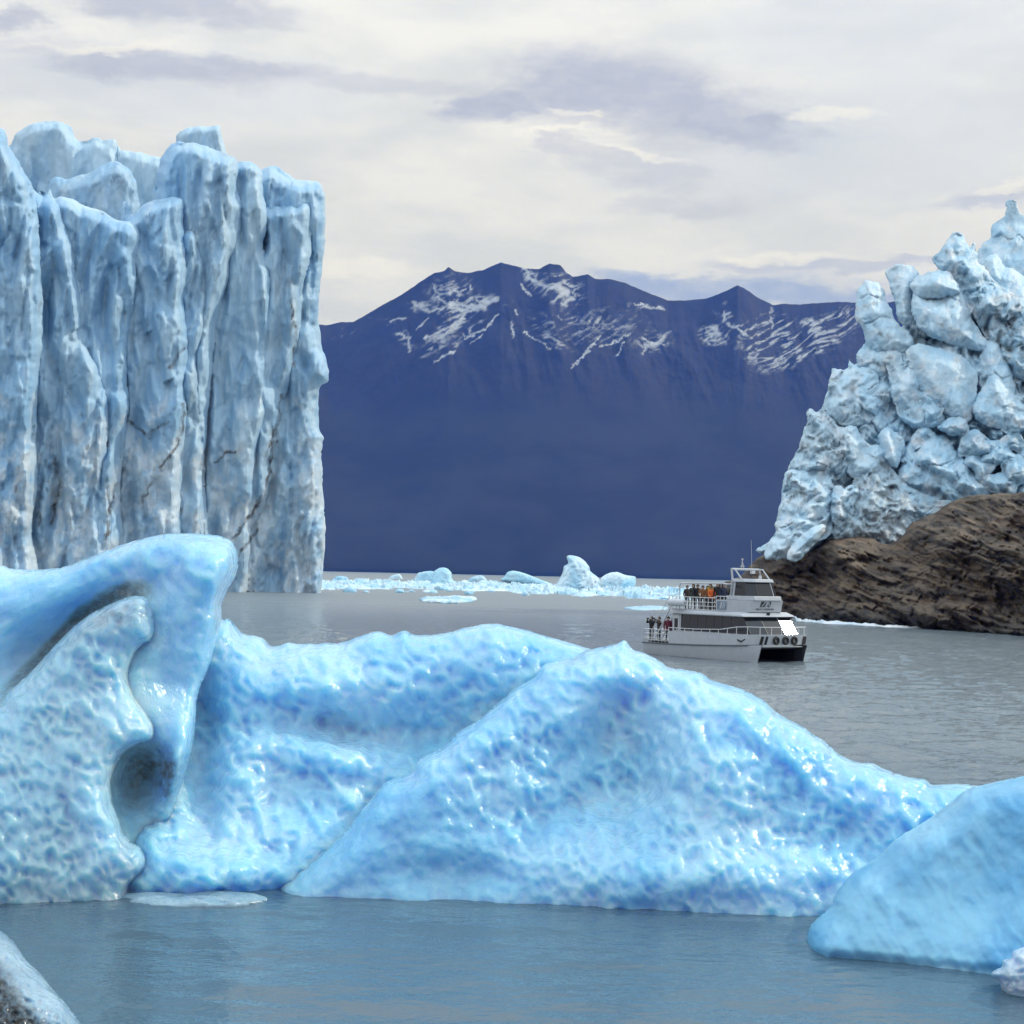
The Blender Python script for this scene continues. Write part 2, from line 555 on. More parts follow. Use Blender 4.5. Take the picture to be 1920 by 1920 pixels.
gul = fbm(VX / 150 + 0.9 * VV, VV * 1.3 + 0.25 * pnoise(VX / 60, VV * 3), 2.2, 5, 0.55, ridged=True)   # spurs and gullies
rough = fbm(VX / 30, VV * 14, 7.7, 4, 0.6)
fade = np.sin(np.pi * np.clip(VV, 0, 1)) ** 0.6
depth = Y0 + (YC - Y0) * VV ** 1.15 - (gul - 0.35) * 75 * fade * sstep(0.5, 0.85, VV) - rough * 26 * fade * sstep(0.5, 0.85, VV)
bpy_ = horizon(VX) + F * H / Y0
ker = np.exp(-0.5 * (np.arange(-60, 61) / 26.0) ** 2); ker /= ker.sum()
even = np.arange(-2800, 4400, 3.0)
csm = np.convolve(np.interp(even, crest[:, 0], crest[:, 1]), ker, mode='same')
csm = np.interp(VX, even, csm)                           # broad shape of the range; the skyline itself only shapes the upper slopes
prow = bpy_ + (csm - bpy_) * VV + (cpy - csm) * sstep(0.45, 1.0, VV)
# gullies of the snow zone run down-slope: skew them
wx, wy, wz = P(VX, prow, depth)
# the foot of the slope meets the lake
wz = np.where(VV <= 0, -4.0, wz)
snow = np.zeros_like(VX)
for (cx, cy, rx, ry, rot, s) in [(845, 550, 60, 40, -0.1, .75), (880, 572, 62, 16, -0.12, 1.3), (790, 575, 30, 12, .1, .9), (1052, 545, 40, 32, 0.5, 1.15), (1062, 553, 20, 20, 0, 1.6), (995, 520, 14, 26, -0.4, 1.2),
        (1012, 533, 30, 14, .4, 1.0), (845, 612, 55, 13, -0.65, 1.2), (880, 625, 46, 9, -0.7, .9), (760, 635, 26, 16, 0.6, .8), (960, 612, 6, 24, 0, .7), (1100, 610, 130, 46, 0, .68), (1210, 575, 38, 7, .1, .9),
        (1225, 640, 45, 22, -.3, .8), (1040, 640, 50, 10, .6, .8), (1340, 628, 24, 18, 0, 1.7), (1385, 612, 50, 12, .5, .95), (1450, 640, 80, 42, .0, .85), (1525, 635, 100, 28, -0.5, .95), (1500, 660, 70, 14, -.5, .8),
        (1447, 605, 5, 22, 0, 1.2), (1515, 605, 16, 7, 0, 1.3), (1358, 567, 8, 10, 0, .7), (1362, 590, 12, 9, 0, 1.0), (640, 625, 60, 20, 0, .45), (820, 650, 60, 14, -.6, .7), (720, 600, 60, 14, .3, .5)]:
    snow = np.maximum(snow, s * gauss(VX, prow, cx, cy, rx * 1.15, ry * 1.15, rot))
u_ = (VX - 0.55 * prow); v_ = (VX * 0.55 + prow)
lin1 = fbm(VX / 60 - prow / 60 + pnoise(VX / 40, prow / 40), prow / 15 + VX / 24 + 0.8 * pnoise(VX / 55, prow / 40, 6), 1.1, 5, 0.6, ridged=True)
lin2 = fbm(u_ / 70, v_ / 11 + pnoise(VX / 50, prow / 50), 8.8, 4, 0.6, ridged=True)
fine = fbm(VX / 12, prow / 7, 4.4, 4, 0.65)
lin = np.where(VX > 1420, lin2, lin1)
stk = np.zeros_like(VX)                                   # snow lying in the gullies
wobx = VX + 5 * pnoise(VX / 11, prow / 11, 3.0) + 2.5 * pnoise(VX / 4, prow / 4, 5.0); woby = prow + 5 * pnoise(VX / 11, prow / 11, 9.0) + 2.5 * pnoise(VX / 4, prow / 4, 7.0)
for w_, pts in [(7, [(350, 215), (400, 240), (470, 225), (540, 240), (635, 200)]), (9, [(430, 195), (470, 215), (560, 225), (630, 195)]), (4, [(415, 150), (430, 185), (520, 170)]), (6, [(540, 150), (545, 165)]),
        (6, [(530, 245), (480, 290), (400, 325), (385, 330)]), (7, [(520, 265), (470, 310), (440, 330)]), (3.5, [(400, 265), (360, 300)]), (4.5, [(630, 255), (590, 300), (520, 330)]), (3, [(580, 320), (540, 350)]), (7, [(300, 315), (330, 330), (335, 375)]),
        (5, [(275, 270), (320, 265)]), (5, [(490, 370), (420, 410)]), (3.5, [(680, 285), (685, 330)]), (9, [(720, 95), (745, 130), (790, 155), (830, 165)]), (26, [(838, 160), (862, 178)]), (6, [(710, 150), (745, 190)]),
        (3, [(720, 310), (770, 340), (810, 365)]), (7, [(690, 238), (696, 244)]), (4.5, [(1090, 210), (1130, 225), (1190, 230)]), (4.5, [(1120, 325), (1150, 350), (1195, 350)]), (4.5, [(1130, 355), (1120, 390)]), (3, [(980, 320), (930, 380), (880, 430)]),
        (3, [(1080, 315), (1020, 345), (975, 360)]), (3, [(1060, 340), (1030, 390)]), (16, [(1352, 318), (1378, 318)]), (10, [(1365, 292), (1367, 330)]), (7, [(1400, 245), (1395, 270)]), (8, [(1410, 280), (1440, 300), (1475, 322)]), (4, [(1555, 250), (1555, 300)]), (6, [(1655, 278), (1700, 272)])]:
    pp = np.array([(581 + a / 1.796, 450 + b / 1.796) for a, b in pts]); d_ = np.full(VX.shape, 1e9)
    for (ax, ay), (bx, by) in zip(pp[:-1], pp[1:]):
        ex, ey = bx - ax, by - ay
        t_ = np.clip(((wobx - ax) * ex + (woby - ay) * ey) / (ex * ex + ey * ey), 0, 1)
        d_ = np.minimum(d_, np.hypot(wobx - ax - t_ * ex, woby - ay - t_ * ey))
    stk = np.maximum(stk, sstep(1.0, 0.3, d_ / (0.72 * w_ / 1.796 + 0.9)) * np.clip(0.75 + 0.6 * fine, 0.3, 1))
snow = np.where(VX > 1400, snow, snow * 0.66)
veins = sstep(0.50, 0.80, lin + 0.25 * fine) * sstep(0.22, 0.6, snow + 0.25 * fine)
solid = sstep(0.95, 1.25, snow + 0.45 * fine + 0.22 * lin)
specks = sstep(0.55, 0.8, fine + 0.3 * lin) * sstep(0.15, 0.5, snow) * 0.6
snow_f = np.maximum(np.maximum(veins * 0.75, stk), specks)
idx = np.arange(VX.size).reshape(VX.shape)
q = np.stack([idx[:-1, :-1].ravel(), idx[:-1, 1:].ravel(), idx[1:, 1:].ravel(), idx[1:, :-1].ravel()], 1)
co = np.stack([wx.ravel(), wy.ravel(), wz.ravel()], 1)
# back slope
nb_ = len(pxs)
last = idx[-1]
bk = co[last].copy(); bk[:, 1] += 1800; bk[:, 2] = -4; bk[:, 0] *= 1.27
co = np.concatenate([co, bk])
bi = np.arange(nb_) + VX.size
q = np.concatenate([q, np.stack([last[:-1], last[1:], bi[1:], bi[:-1]], 1)])
mm = NT('mountain_rock')
sa = mm.attr('snow')
rk = mm.mix(mm.rng(mm.noise(mm.pos(), 0.012, 8, 0.65), 0.35, 0.65), (0.006, 0.008, 0.012), (0.014, 0.016, 0.020))
gz = mm.n('ShaderNodeSeparateXYZ'); mm.l(mm.pos(), gz.inputs[0])
wood = mm.rng(gz.outputs['Z'], 520, 760, 0.0, 1.0)
rk = mm.mix(wood, mm.mix(mm.rng(mm.noise(mm.pos((1, 1, 1.6)), 0.004, 6, 0.6), 0.35, 0.65), (0.003, 0.006, 0.007), (0.013, 0.018, 0.018)), rk)
mm.set(Base_Color=mm.mix(sa, rk, (0.45, 0.48, 0.53)), Roughness=0.9)
tag(mesh_np('mountain', co, q, mat=mm.m, attrs={'snow': np.concatenate([snow_f.ravel(), np.zeros(nb_)])}), kind='structure')

# ------------------------------------------------------------------ air
hz = NT('haze_air')
hz.t.nodes.remove(hz.bsdf)
pv = hz.n('ShaderNodeVolumePrincipled')
pv.inputs['Color'].default_value = (*HAZE_COL, 1)
pv.inputs['Density'].default_value = HAZE_D
pv.inputs['Absorption Color'].default_value = (1, 1, 1, 1)
pv.inputs['Anisotropy'].default_value = 0.0
hz.l(pv.outputs[0], hz.out.inputs['Volume'])
bm = bmesh.new()
bmesh.ops.create_cube(bm, size=1.0)
me = bpy.data.meshes.new('haze'); bm.to_mesh(me); bm.free()
me.materials.append(hz.m)
ho = bpy.data.objects.new('haze', me)
ho.scale = (13000, 8900, 1500); ho.location = (0, 4250, 730)
COL.objects.link(ho)
tag(ho, kind='stuff')
# ------------------------------------------------------------------ ice materials
def berg_ice(name, pale, deep, sss=0.6, rough=(0.10, 0.28), scale=1.0, dirtcol=(0.10, 0.105, 0.11), bump=0.5, rad=0.35, lo=0.36, hi=0.66):
    m = NT(name)
    p = m.pos((scale, scale, scale))
    big = m.noise(p, 0.55, 5, 0.55, 0.6)
    med = m.noise(p, 3.2, 5, 0.6, 0.3)
    f = m.math('ADD', m.math('MULTIPLY', big, 0.8), m.math('MULTIPLY', med, 0.2))
    c = m.mix(m.rng(f, lo, hi), deep, pale)
    d = m.attr('dirt')
    grit = m.noise(p, 9.0, 6, 0.7)
    dm = m.math('MULTIPLY', d, m.rng(grit, 0.25, 0.6, 0.45, 1.0))
    c = m.mix(dm, c, dirtcol)
    fine = m.noise(m.pos((scale * 1.0, scale * 1.0, scale * 0.7), (0.4, 0.5, 0.3)), 4.6, 4, 0.55, 0.3)
    fine2 = m.noise(p, 26.0, 3, 0.5)
    hgt = m.math('ADD', fine, m.math('MULTIPLY', fine2, 0.05))
    nrm = m.bump(hgt, bump, 0.10 / scale)
    m.set(Coat_Weight=0.3 if rough[0] < 0.16 else 0.0, Coat_Roughness=0.11, Coat_IOR=1.31, Coat_Normal=nrm)
    m.set(Base_Color=c, Roughness=m.rng(med, 0.35, 0.7, *rough), IOR=1.31,
          Subsurface_Weight=sss, Subsurface_Radius=(0.22, 0.58, 1.0), Subsurface_Scale=rad / scale,
          Normal=nrm, Specular_IOR_Level=0.5)
    return m.m

ICE_BLUE = berg_ice('clear_blue_ice', (0.42, 0.67, 0.83), (0.24, 0.53, 0.77), sss=0.9, rad=1.0, rough=(0.15, 0.25), bump=0.62, dirtcol=(0.13, 0.145, 0.155))
ICE_PALE = berg_ice('pale_blue_ice', (0.45, 0.66, 0.77), (0.33, 0.56, 0.71), sss=0.9, rad=0.9, rough=(0.15, 0.25), bump=0.62, dirtcol=(0.12, 0.14, 0.16))
ICE_SMOOTH = berg_ice('smooth_teal_ice', (0.27, 0.55, 0.73), (0.11, 0.35, 0.59), rough=(0.3, 0.45), bump=0.15)
ICE_WHITE = berg_ice('frosty_white_ice', (0.60, 0.70, 0.80), (0.38, 0.52, 0.68), rough=(0.2, 0.45), bump=0.8)
ICE_GREY = berg_ice('grey_streaked_ice', (0.36, 0.50, 0.60), (0.12, 0.21, 0.30), rough=(0.06, 0.15), dirtcol=(0.02, 0.018, 0.017), bump=0.7)

ICE_FLOE = berg_ice('thin_clear_ice', (0.34, 0.48, 0.57), (0.18, 0.30, 0.38), sss=0.0, rough=(0.1, 0.35), bump=0.6)

def dimples(PX, PY, cell, amp, rot=0.6, asp=1.5, seed=0.0):
    """scalloped melt surface: shallow cups with soft crests between them"""
    c, s = math.cos(rot), math.sin(rot)
    w1 = pnoise(PX / cell / 1.6 + seed, PY / cell / 1.6, 1.7); w2 = pnoise(PX / cell / 1.6 - seed, PY / cell / 1.6 + 9, 4.1)
    X, Y = PX + 0.55 * cell * w1, PY + 0.55 * cell * w2
    u, v = (X * c + Y * s) / (cell * asp), (-X * s + Y * c) / cell
    cup = sworley(u + seed, v - seed, 8.0) - 0.33
    n2 = pnoise(u * 1.3 - seed, v * 1.3 + seed, seed + 5)
    g = 0.55 + 0.8 * np.clip(pnoise(PX / cell / 4 + 3 * seed, PY / cell / 4, 8.0) + 0.35, 0, 1.0)    # patches of strong and of weak relief
    return amp * g * (1.7 * cup + 0.4 * n2)

# ================================================================= big foreground iceberg
berg = empty('iceberg', (-1.0, 27.0, 0.0))
tag(berg, 'large scalloped blue iceberg with a curled arm and small cave at its left end', 'iceberg')

# curled arm behind, reaching up to the right
arm = [(-110, 1066), (-40, 1058), (0, 1060), (30, 1067), (90, 1067), (130, 1060), (180, 1040), (240, 1018), (300, 1003), (350, 1000), (400, 1003), (430, 1012), (442, 1028),
       (447, 1055), (441, 1080), (428, 1105), (416, 1132), (415, 1160), (407, 1195), (391, 1250), (371, 1300), (366, 1350), (360, 1400), (351, 1430),
       (342, 1470), (331, 1500), (324, 1532), (310, 1545), (296, 1565), (287, 1600), (276, 1640), (258, 1665), (250, 1740), (-110, 1750)]
def arm_ym(X, Y):
    return 27.3 + 1.9 * sstep(1500, 1000, Y) + 0.5 * sstep(200, -100, X)
def arm_disp(X, Y, E):
    d = 0.55 * gauss(X, Y, 400, 1085, 120, 75, 0.5)                       # fist of the arm bulges out
    d = d - 1.3 * gauss(X, Y, 110, 1200, 190, 55, -0.6)                  # trough under the arm, over the front flank
    d = d - 1.15 * gauss(X, Y, 262, 1465, 54, 86, 0.2) + 0.3 * gauss(X, Y, 335, 1440, 22, 90, 0.2)                   # small cave
    d = d - 0.35 * gauss(X, Y, 325, 1290, 45, 90)                         # smooth concave neck
    sm = 1 - 0.85 * gauss(X, Y, 325, 1290, 70, 130)
    d = d + dimples(X, Y, 34, 0.13, 0.9, 1.5, 3.0) * sstep(80, 320, X + 0.5 * (1200 - Y)) * sm
    d = d + 0.05 * fbm(X / 90 - Y / 200, (Y + 0.45 * X) / 16, 2.0, 3) * sstep(300, 60, X)   # fine layering on the left
    return d + 0.10 * fbm(X / 60, Y / 60, 5.0, 3)
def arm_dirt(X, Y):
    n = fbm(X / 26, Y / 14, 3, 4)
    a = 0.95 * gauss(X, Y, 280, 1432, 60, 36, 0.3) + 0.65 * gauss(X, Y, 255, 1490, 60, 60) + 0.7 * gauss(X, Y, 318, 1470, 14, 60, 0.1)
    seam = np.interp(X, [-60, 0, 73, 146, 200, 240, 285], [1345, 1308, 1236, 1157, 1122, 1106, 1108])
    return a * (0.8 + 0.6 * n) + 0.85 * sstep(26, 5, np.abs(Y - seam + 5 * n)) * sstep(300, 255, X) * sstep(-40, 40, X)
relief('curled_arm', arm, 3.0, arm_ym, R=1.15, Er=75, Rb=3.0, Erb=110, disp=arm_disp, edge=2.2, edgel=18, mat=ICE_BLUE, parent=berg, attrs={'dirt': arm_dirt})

# front flank, left
flank = [(-120, 1340), (-60, 1334), (0, 1322), (15, 1300), (60, 1258), (110, 1203), (160, 1158), (220, 1127), (262, 1117), (282, 1133), (289, 1172), (284, 1198), (262, 1215),
         (248, 1243), (243, 1270), (252, 1300), (272, 1330), (288, 1360), (285, 1385), (262, 1396), (235, 1410), (218, 1435), (209, 1465), (212, 1502),
         (222, 1532), (230, 1560), (246, 1580), (262, 1588), (275, 1612), (272, 1632), (256, 1652), (244, 1672), (242, 1745), (-120, 1760)]
def flank_ym(X, Y):
    return 26.05 + 1.5 * sstep(1650, 1130, Y) - 0.55 * sstep(150, -100, X) * sstep(1300, 1700, Y)
def flank_disp(X, Y, E):
    return dimples(X, Y, 34, 0.10, 1.0, 1.6, 6.0) + dimples(X, Y, 18, 0.10, 1.0, 1.6, 3.0) + 0.16 * fbm(X / 80, Y / 80, 1.0, 3) + 0.03 * fbm(X / 14, Y / 26, 4, 3)
def flank_dirt(X, Y):
    n = fbm(X / 22, Y / 22, 9, 4)
    return 0.62 * gauss(X, Y, 250, 1150, 70, 26, -0.25) * (0.9 + n) + 0.35 * gauss(X, Y, 160, 1185, 90, 22, -0.65) + 0.22 * gauss(X, Y, 245, 1600, 30, 50)
relief('front_flank', flank, 3.0, flank_ym, R=0.85, Er=55, Rb=0.9, Erb=60, disp=flank_disp, edge=1.6, edgel=16, mat=ICE_PALE, parent=berg, attrs={'dirt': flank_dirt})

# back ridge with the deep blue bowl
ridge_top = [(300, 1230), (360, 1175), (395, 1150), (417, 1161), (432, 1162), (446, 1178), (458, 1188), (478, 1191), (496, 1200), (513, 1212), (540, 1206), (560, 1207), (595, 1207), (643, 1204), (679, 1191),
    (708, 1184), (734, 1191), (759, 1182), (781, 1191), (832, 1187), (869, 1178), (923, 1169), (960, 1175), (996, 1184), (1034, 1196), (1087, 1210), (1120, 1222), (1180, 1260), (1240, 1320), (1280, 1420), (1290, 1760)]
ridge = ridge_top + [(240, 1760), (230, 1560), (260, 1330)]
def ridge_ym(X, Y):
    base = 27.0 + 0.9 * sstep(300, 520, X)
    return base + 1.9 * sstep(1660, 1420, Y) + 1.6 * sstep(1450, 1170, Y)
def ridge_disp(X, Y, E):
    d = -1.15 * gauss(X, Y, 830, 1380, 200, 80, -0.15) - 0.7 * gauss(X, Y, 640, 1365, 110, 34, 0.1) - 1.3 * gauss(X, Y, 375, 1380, 45, 150)
    d = d - 0.55 * gauss(X, Y, 700, 1530, 90, 45, -0.5) + 0.55 * gauss(X, Y, 640, 1420, 110, 32, 0.15) + 0.4 * gauss(X, Y, 430, 1450, 90, 60) + 0.35 * gauss(X, Y, 520, 1280, 120, 40)
    d = d + 0.6 * gauss(X, Y, 430, 1640, 140, 40)
    rg = 0.55 + 0.45 * sstep(1280, 1400, Y)
    d = d + dimples(X, Y, 44, 0.13, 0.75, 1.3, 1.0) * rg + dimples(X, Y, 22, 0.12, 0.8, 1.4, 7.0)
    return d + 0.25 * fbm(X / 110, Y / 80, 3.0, 3) + 0.035 * fbm(X / 15, Y / 15, 8, 3)
relief('back_ridge', ridge, 3.2, ridge_ym, R=1.25, Er=85, Rb=3.6, Erb=130, disp=ridge_disp, edge=3.2, edgel=24, mat=ICE_BLUE, parent=berg, attrs={'dirt': lambda X, Y: 0 * X})

# front slope, right
slope = [(522, 1662), (530, 1650), (544, 1641), (595, 1605), (650, 1557), (668, 1532), (705, 1488), (726, 1466), (770, 1448), (785, 1426), (825, 1404), (861, 1372), (898, 1350), (931, 1320), (967, 1291),
    (1003, 1269), (1018, 1248), (1045, 1240), (1075, 1232), (1103, 1218), (1131, 1213), (1155, 1207), (1172, 1201), (1187, 1218), (1212, 1226), (1241, 1241), (1253, 1251), (1309, 1260), (1337, 1276), (1387, 1291), (1431, 1313),
    (1459, 1338), (1500, 1360), (1540, 1386), (1569, 1410), (1604, 1428), (1633, 1431), (1662, 1443), (1700, 1456), (1735, 1462), (1750, 1471), (1808, 1470), (1880, 1480), (2000, 1500), (2060, 1560), (2050, 1800), (1700, 1800), (1000, 1780), (560, 1745), (518, 1690)]
def slope_ym(X, Y):
    left = sstep(1100, 560, X)
    base = 26.75 - 0.45 * sstep(900, 1600, X)
    t = np.clip((1720 - Y) / 480.0, 0, 1.1)
    lean = 2.9 * t ** 1.15 * (1 - 0.55 * left)
    return base + lean + 0.5 * sstep(1500, 1900, X)
def slope_disp(X, Y, E):
    d = -1.05 * gauss(X, Y, 1165, 1410, 100, 120, 0.25) - 0.45 * gauss(X, Y, 1130, 1500, 150, 50, -0.15) + 0.5 * gauss(X, Y, 1330, 1440, 120, 110, 0.4)
    d = d + 0.35 * gauss(X, Y, 1060, 1330, 60, 60) + 0.35 * gauss(X, Y, 1150, 1265, 70, 30) - 0.4 * gauss(X, Y, 1560, 1560, 120, 60, 0.3)
    d = d + 0.45 * gauss(X, Y, 1200, 1640, 300, 60) - 0.25 * gauss(X, Y, 900, 1640, 150, 40)
    act = 0.25 + 0.75 * sstep(760, 1000, X + 0.5 * (1500 - Y))
    d = d + (dimples(X, Y, 38, 0.12, 0.95, 1.5, 2.0) + dimples(X, Y, 20, 0.12, 0.9, 1.6, 4.0)) * act * (1 - 0.4 * sstep(1560, 1720, Y))
    d = d + 0.05 * fbm(X / 120 + Y / 90, (Y - 0.25 * X) / 20, 1.5, 3) * sstep(1350, 1600, X)
    return d + 0.2 * fbm(X / 100, Y / 80, 6.0, 3) + 0.03 * fbm(X / 14, Y / 14, 2, 3)
relief('front_slope', slope, 3.2, slope_ym, R=1.0, Er=60, Rb=3.6, Erb=110, disp=slope_disp, edge=2.6, edgel=22, mat=ICE_BLUE, parent=berg, attrs={'dirt': lambda X, Y: 0 * X})

# ================================================================= smooth berg at the right edge
berg2 = empty('iceberg', (7.2, 24.5, 0.0))
tag(berg2, 'smooth teal iceberg with a pale rounded rim at the right edge', 'iceberg')
right = [(1509, 1776), (1514, 1751), (1525, 1730), (1557, 1701), (1563, 1684), (1578, 1660), (1598, 1637), (1622, 1622), (1651, 1602), (1680, 1573), (1718, 1550), (1750, 1529), (1788, 1500), (1814, 1480),
    (1855, 1469), (1920, 1455), (2000, 1438), (2080, 1450), (2140, 1520), (2170, 1700), (2160, 1900), (1900, 1890), (1650, 1850), (1530, 1830), (1511, 1800)]
def right_ym(X, Y):
    return 23.75 - 0.9 * sstep(1500, 2000, X) + 2.0 * np.clip((1800 - Y) / 340.0, -0.2, 1.1)
def right_disp(X, Y, E):
    u = (X * 0.55 + Y * 0.83)
    v = (X * 0.83 - Y * 0.55)
    wl = np.interp(X, [1500, 1600, 1860, 1920, 2150], [1790, 1800, 1823, 1832, 1850])
    notch = -0.13 * sstep(26, 2, np.abs(Y - wl - 4 + 5 * pnoise(X / 40, 0 * X, 3))) 
    return notch + dimples(X, Y, 30, 0.05, 1.0, 1.8, 5.0) + 0.02 * fbm(v / 9, u / 120, 6.0, 3) + 0.05 * fbm(v / 46, u / 190 + 0.4 * pnoise(v / 60, u / 90), 2.0, 3) - 0.35 * gauss(X, Y, 1840, 1640, 110, 160, 0.4) + 0.12 * fbm(X / 120, Y / 120, 5, 3) + 0.02 * fbm(X / 14, Y / 14, 3, 3)
relief('ice_body', right, 3.2, right_ym, R=1.35, Er=65, Rb=1.6, Erb=120, disp=right_disp, edge=2.4, edgel=14, mat=ICE_SMOOTH, parent=berg2, attrs={'dirt': lambda X, Y: 0 * X})

# frosty lump, lower right corner
lump = [(1859, 1827), (1868, 1818), (1878, 1812), (1881, 1800), (1893, 1797), (1902, 1783), (1920, 1775), (1955, 1760), (1990, 1780), (2010, 1830), (1995, 1900), (1930, 1905), (1920, 1885), (1896, 1874), (1880, 1860), (1874, 1841)]
relief('ice_lump', lump, 2.2, lambda X, Y: 20.9 + 0 * X, R=0.42, Er=45, Rb=0.5, disp=lambda X, Y, E: dimples(X, Y, 16, 0.05, 0.4, 1.3, 2) + 0.05 * fbm(X / 12, Y / 12, 1, 4), edge=3.5, edgel=14,
       mat=ICE_WHITE, origin=(6.6, 20.9, 0), attrs={'dirt': lambda X, Y: 0 * X})
tag(bpy.data.objects['ice_lump'], 'small frosty white ice lump poking in at the lower right edge', 'ice chunk')

# glossy grey ice, lower left corner
chunk = [(-120, 1700), (-40, 1722), (0, 1745), (25, 1765), (50, 1800), (80, 1830), (95, 1850), (130, 1890), (155, 1925), (185, 1980), (190, 2060), (-120, 2060)]
def chunk_dirt(X, Y):
    return sstep(-14, 40, (Y - 1815) * 0.75 - (X - 10) * 0.95 + 16 * fbm(X / 14, Y / 14, 4, 4)) + 0.3 * sstep(0.2, 0.5, fbm(X / 11, Y / 11, 5, 3))
relief('ice_chunk', chunk, 2.2, lambda X, Y: 17.6 + 1.0 * sstep(1950, 1720, Y), R=0.7, Er=80, Rb=0.9, disp=lambda X, Y, E: dimples(X, Y, 17, 0.06, 0.7, 1.3, 5) + 0.06 * fbm(X / 18, Y / 18, 1, 4), edge=1.8, edgel=14,
       mat=ICE_GREY, origin=(-5.2, 17.6, 0), attrs={'dirt': chunk_dirt})
tag(bpy.data.objects['ice_chunk'], 'wet grey ice chunk with black grit in the lower left corner', 'ice chunk')

# thin floe on the still water below the cave
def flat_floe(name, pts, th, mat, label, group=None, cat='ice floe', n=26, wob=0.12):
    w = []
    for (px, py) in pts:
        Y = float(ground_Y(px, py))
        x, y, z = P(px, py, Y)
        w.append((float(x), float(y)))
    w = catmull(w, 6)
    c = w.mean(0)
    span = np.ptp(w[:, 0])
    k_ = 1 + 0.22 * pnoise(w[:, 0] / span * 9, w[:, 1] / span * 9, len(name) + c[0]) + 0.1 * pnoise(w[:, 0] / span * 30, w[:, 1] / span * 30, 2.0)
    w = c + (w - c) * k_[:, None]
    rings, co = [1.0, 0.97, 0.85, 0.6, 0.3], []
    m = len(w)
    for zt, sc in [(-0.25 * 1, 0.9), (-0.02, 1.0)]:
        for p in w:
            q = c + (p - c) * sc
            co.append((q[0], q[1], zt))
    for k, sc in enumerate(rings):
        for i, p in enumerate(w):
            q = c + (p - c) * sc
            z = th * (0.3 if k == 0 else (0.75 if k == 1 else 1.0)) * (1 + 1.3 * float(pnoise(q[0] / span * 11, q[1] / span * 11, 2)))
            co.append((q[0], q[1], max(z, 0.012)))
    co.append((c[0], c[1], th))
    quads, tris = [], []
    L = 2 + len(rings)
    for r in range(L - 1):
        for i in range(m):
            j = (i + 1) % m
            quads.append((r * m + i, r * m + j, (r + 1) * m + j, (r + 1) * m + i))
    t = len(co) - 1
    for i in range(m):
        tris.append(((L - 1) * m + i, (L - 1) * m + (i + 1) % m, t))
    area = sum(w[i][0] * w[(i + 1) % m][1] - w[(i + 1) % m][0] * w[i][1] for i in range(m))
    if area < 0:
        quads = [q[::-1] for q in quads]; tris = [q[::-1] for q in tris]
    o = mesh_np(name, co, quads, tris, mat, None, True, (c[0], c[1], 0), {'dirt': np.zeros(len(co))})
    return tag(o, label, cat, group)
flat_floe('ice_floe', [(206, 1677), (243, 1669), (330, 1669), (420, 1670), (452, 1677), (493, 1691), (462, 1697), (400, 1701), (300, 1700), (247, 1695), (238, 1688)], 0.07, ICE_FLOE,
          'thin flat clear ice floe on the water below the small cave')

# ================================================================= glacier ice
def glacier_mat(name, pale, deep, fleck, vscale, streak=1.0, crack=0.5):
    m = NT(name)
    pv_ = m.pos((1, 1, vscale))
    big = m.noise(pv_, 0.045, 5, 0.55, 0.8)
    med = m.noise(pv_, 0.22, 6, 0.62, 0.4)
    iso = m.noise(m.pos(), 0.5, 6, 0.65)
    f = m.math('ADD', m.math('MULTIPLY', big, 0.6), m.math('MULTIPLY', med, 0.4))
    c = m.mix(m.rng(f, 0.36, 0.62), deep, pale)
    sn_ = m.attr('snowy')
    c = m.mix(m.math('MULTIPLY', sn_, m.rng(iso, 0.3, 0.55)), c, fleck)
    # dust bands squeezed out along old cracks
    w = m.noise(m.pos((1, 1, 0.5)), 0.05, 5, 0.6, 1.5)
    line = m.rng(m.math('ABSOLUTE', m.math('SUBTRACT', w, 0.5)), 0.0, 0.016, 1.0, 0.0)
    w2 = m.noise(m.pos(), 0.035, 3, 0.5)
    line = m.math('MULTIPLY', line, m.rng(w2, 0.5, 0.62, 0.0, crack))
    d = m.attr('dirt')
    dd = m.math('MULTIPLY', d, m.rng(m.noise(pv_, 0.5, 6, 0.7), 0.32, 0.6, 0.25, 1.0))
    c = m.mix(m.math('MAXIMUM', dd, line), c, (0.075, 0.062, 0.055))
    fine = m.noise(pv_, 1.1, 6, 0.65)
    m.set(Base_Color=c, Roughness=0.42, IOR=1.31, Normal=m.bump(fine, 0.7, 0.5),
          Subsurface_Weight=0.0)
    return m.m
GL_WALL = glacier_mat('glacier_wall_ice', (0.47, 0.63, 0.75), (0.26, 0.47, 0.69), (0.60, 0.69, 0.76), 0.22, crack=0.3)
GL_TOWER = glacier_mat('glacier_tower_ice', (0.56, 0.71, 0.81), (0.35, 0.57, 0.74), (0.66, 0.72, 0.77), 0.8, crack=0.8)

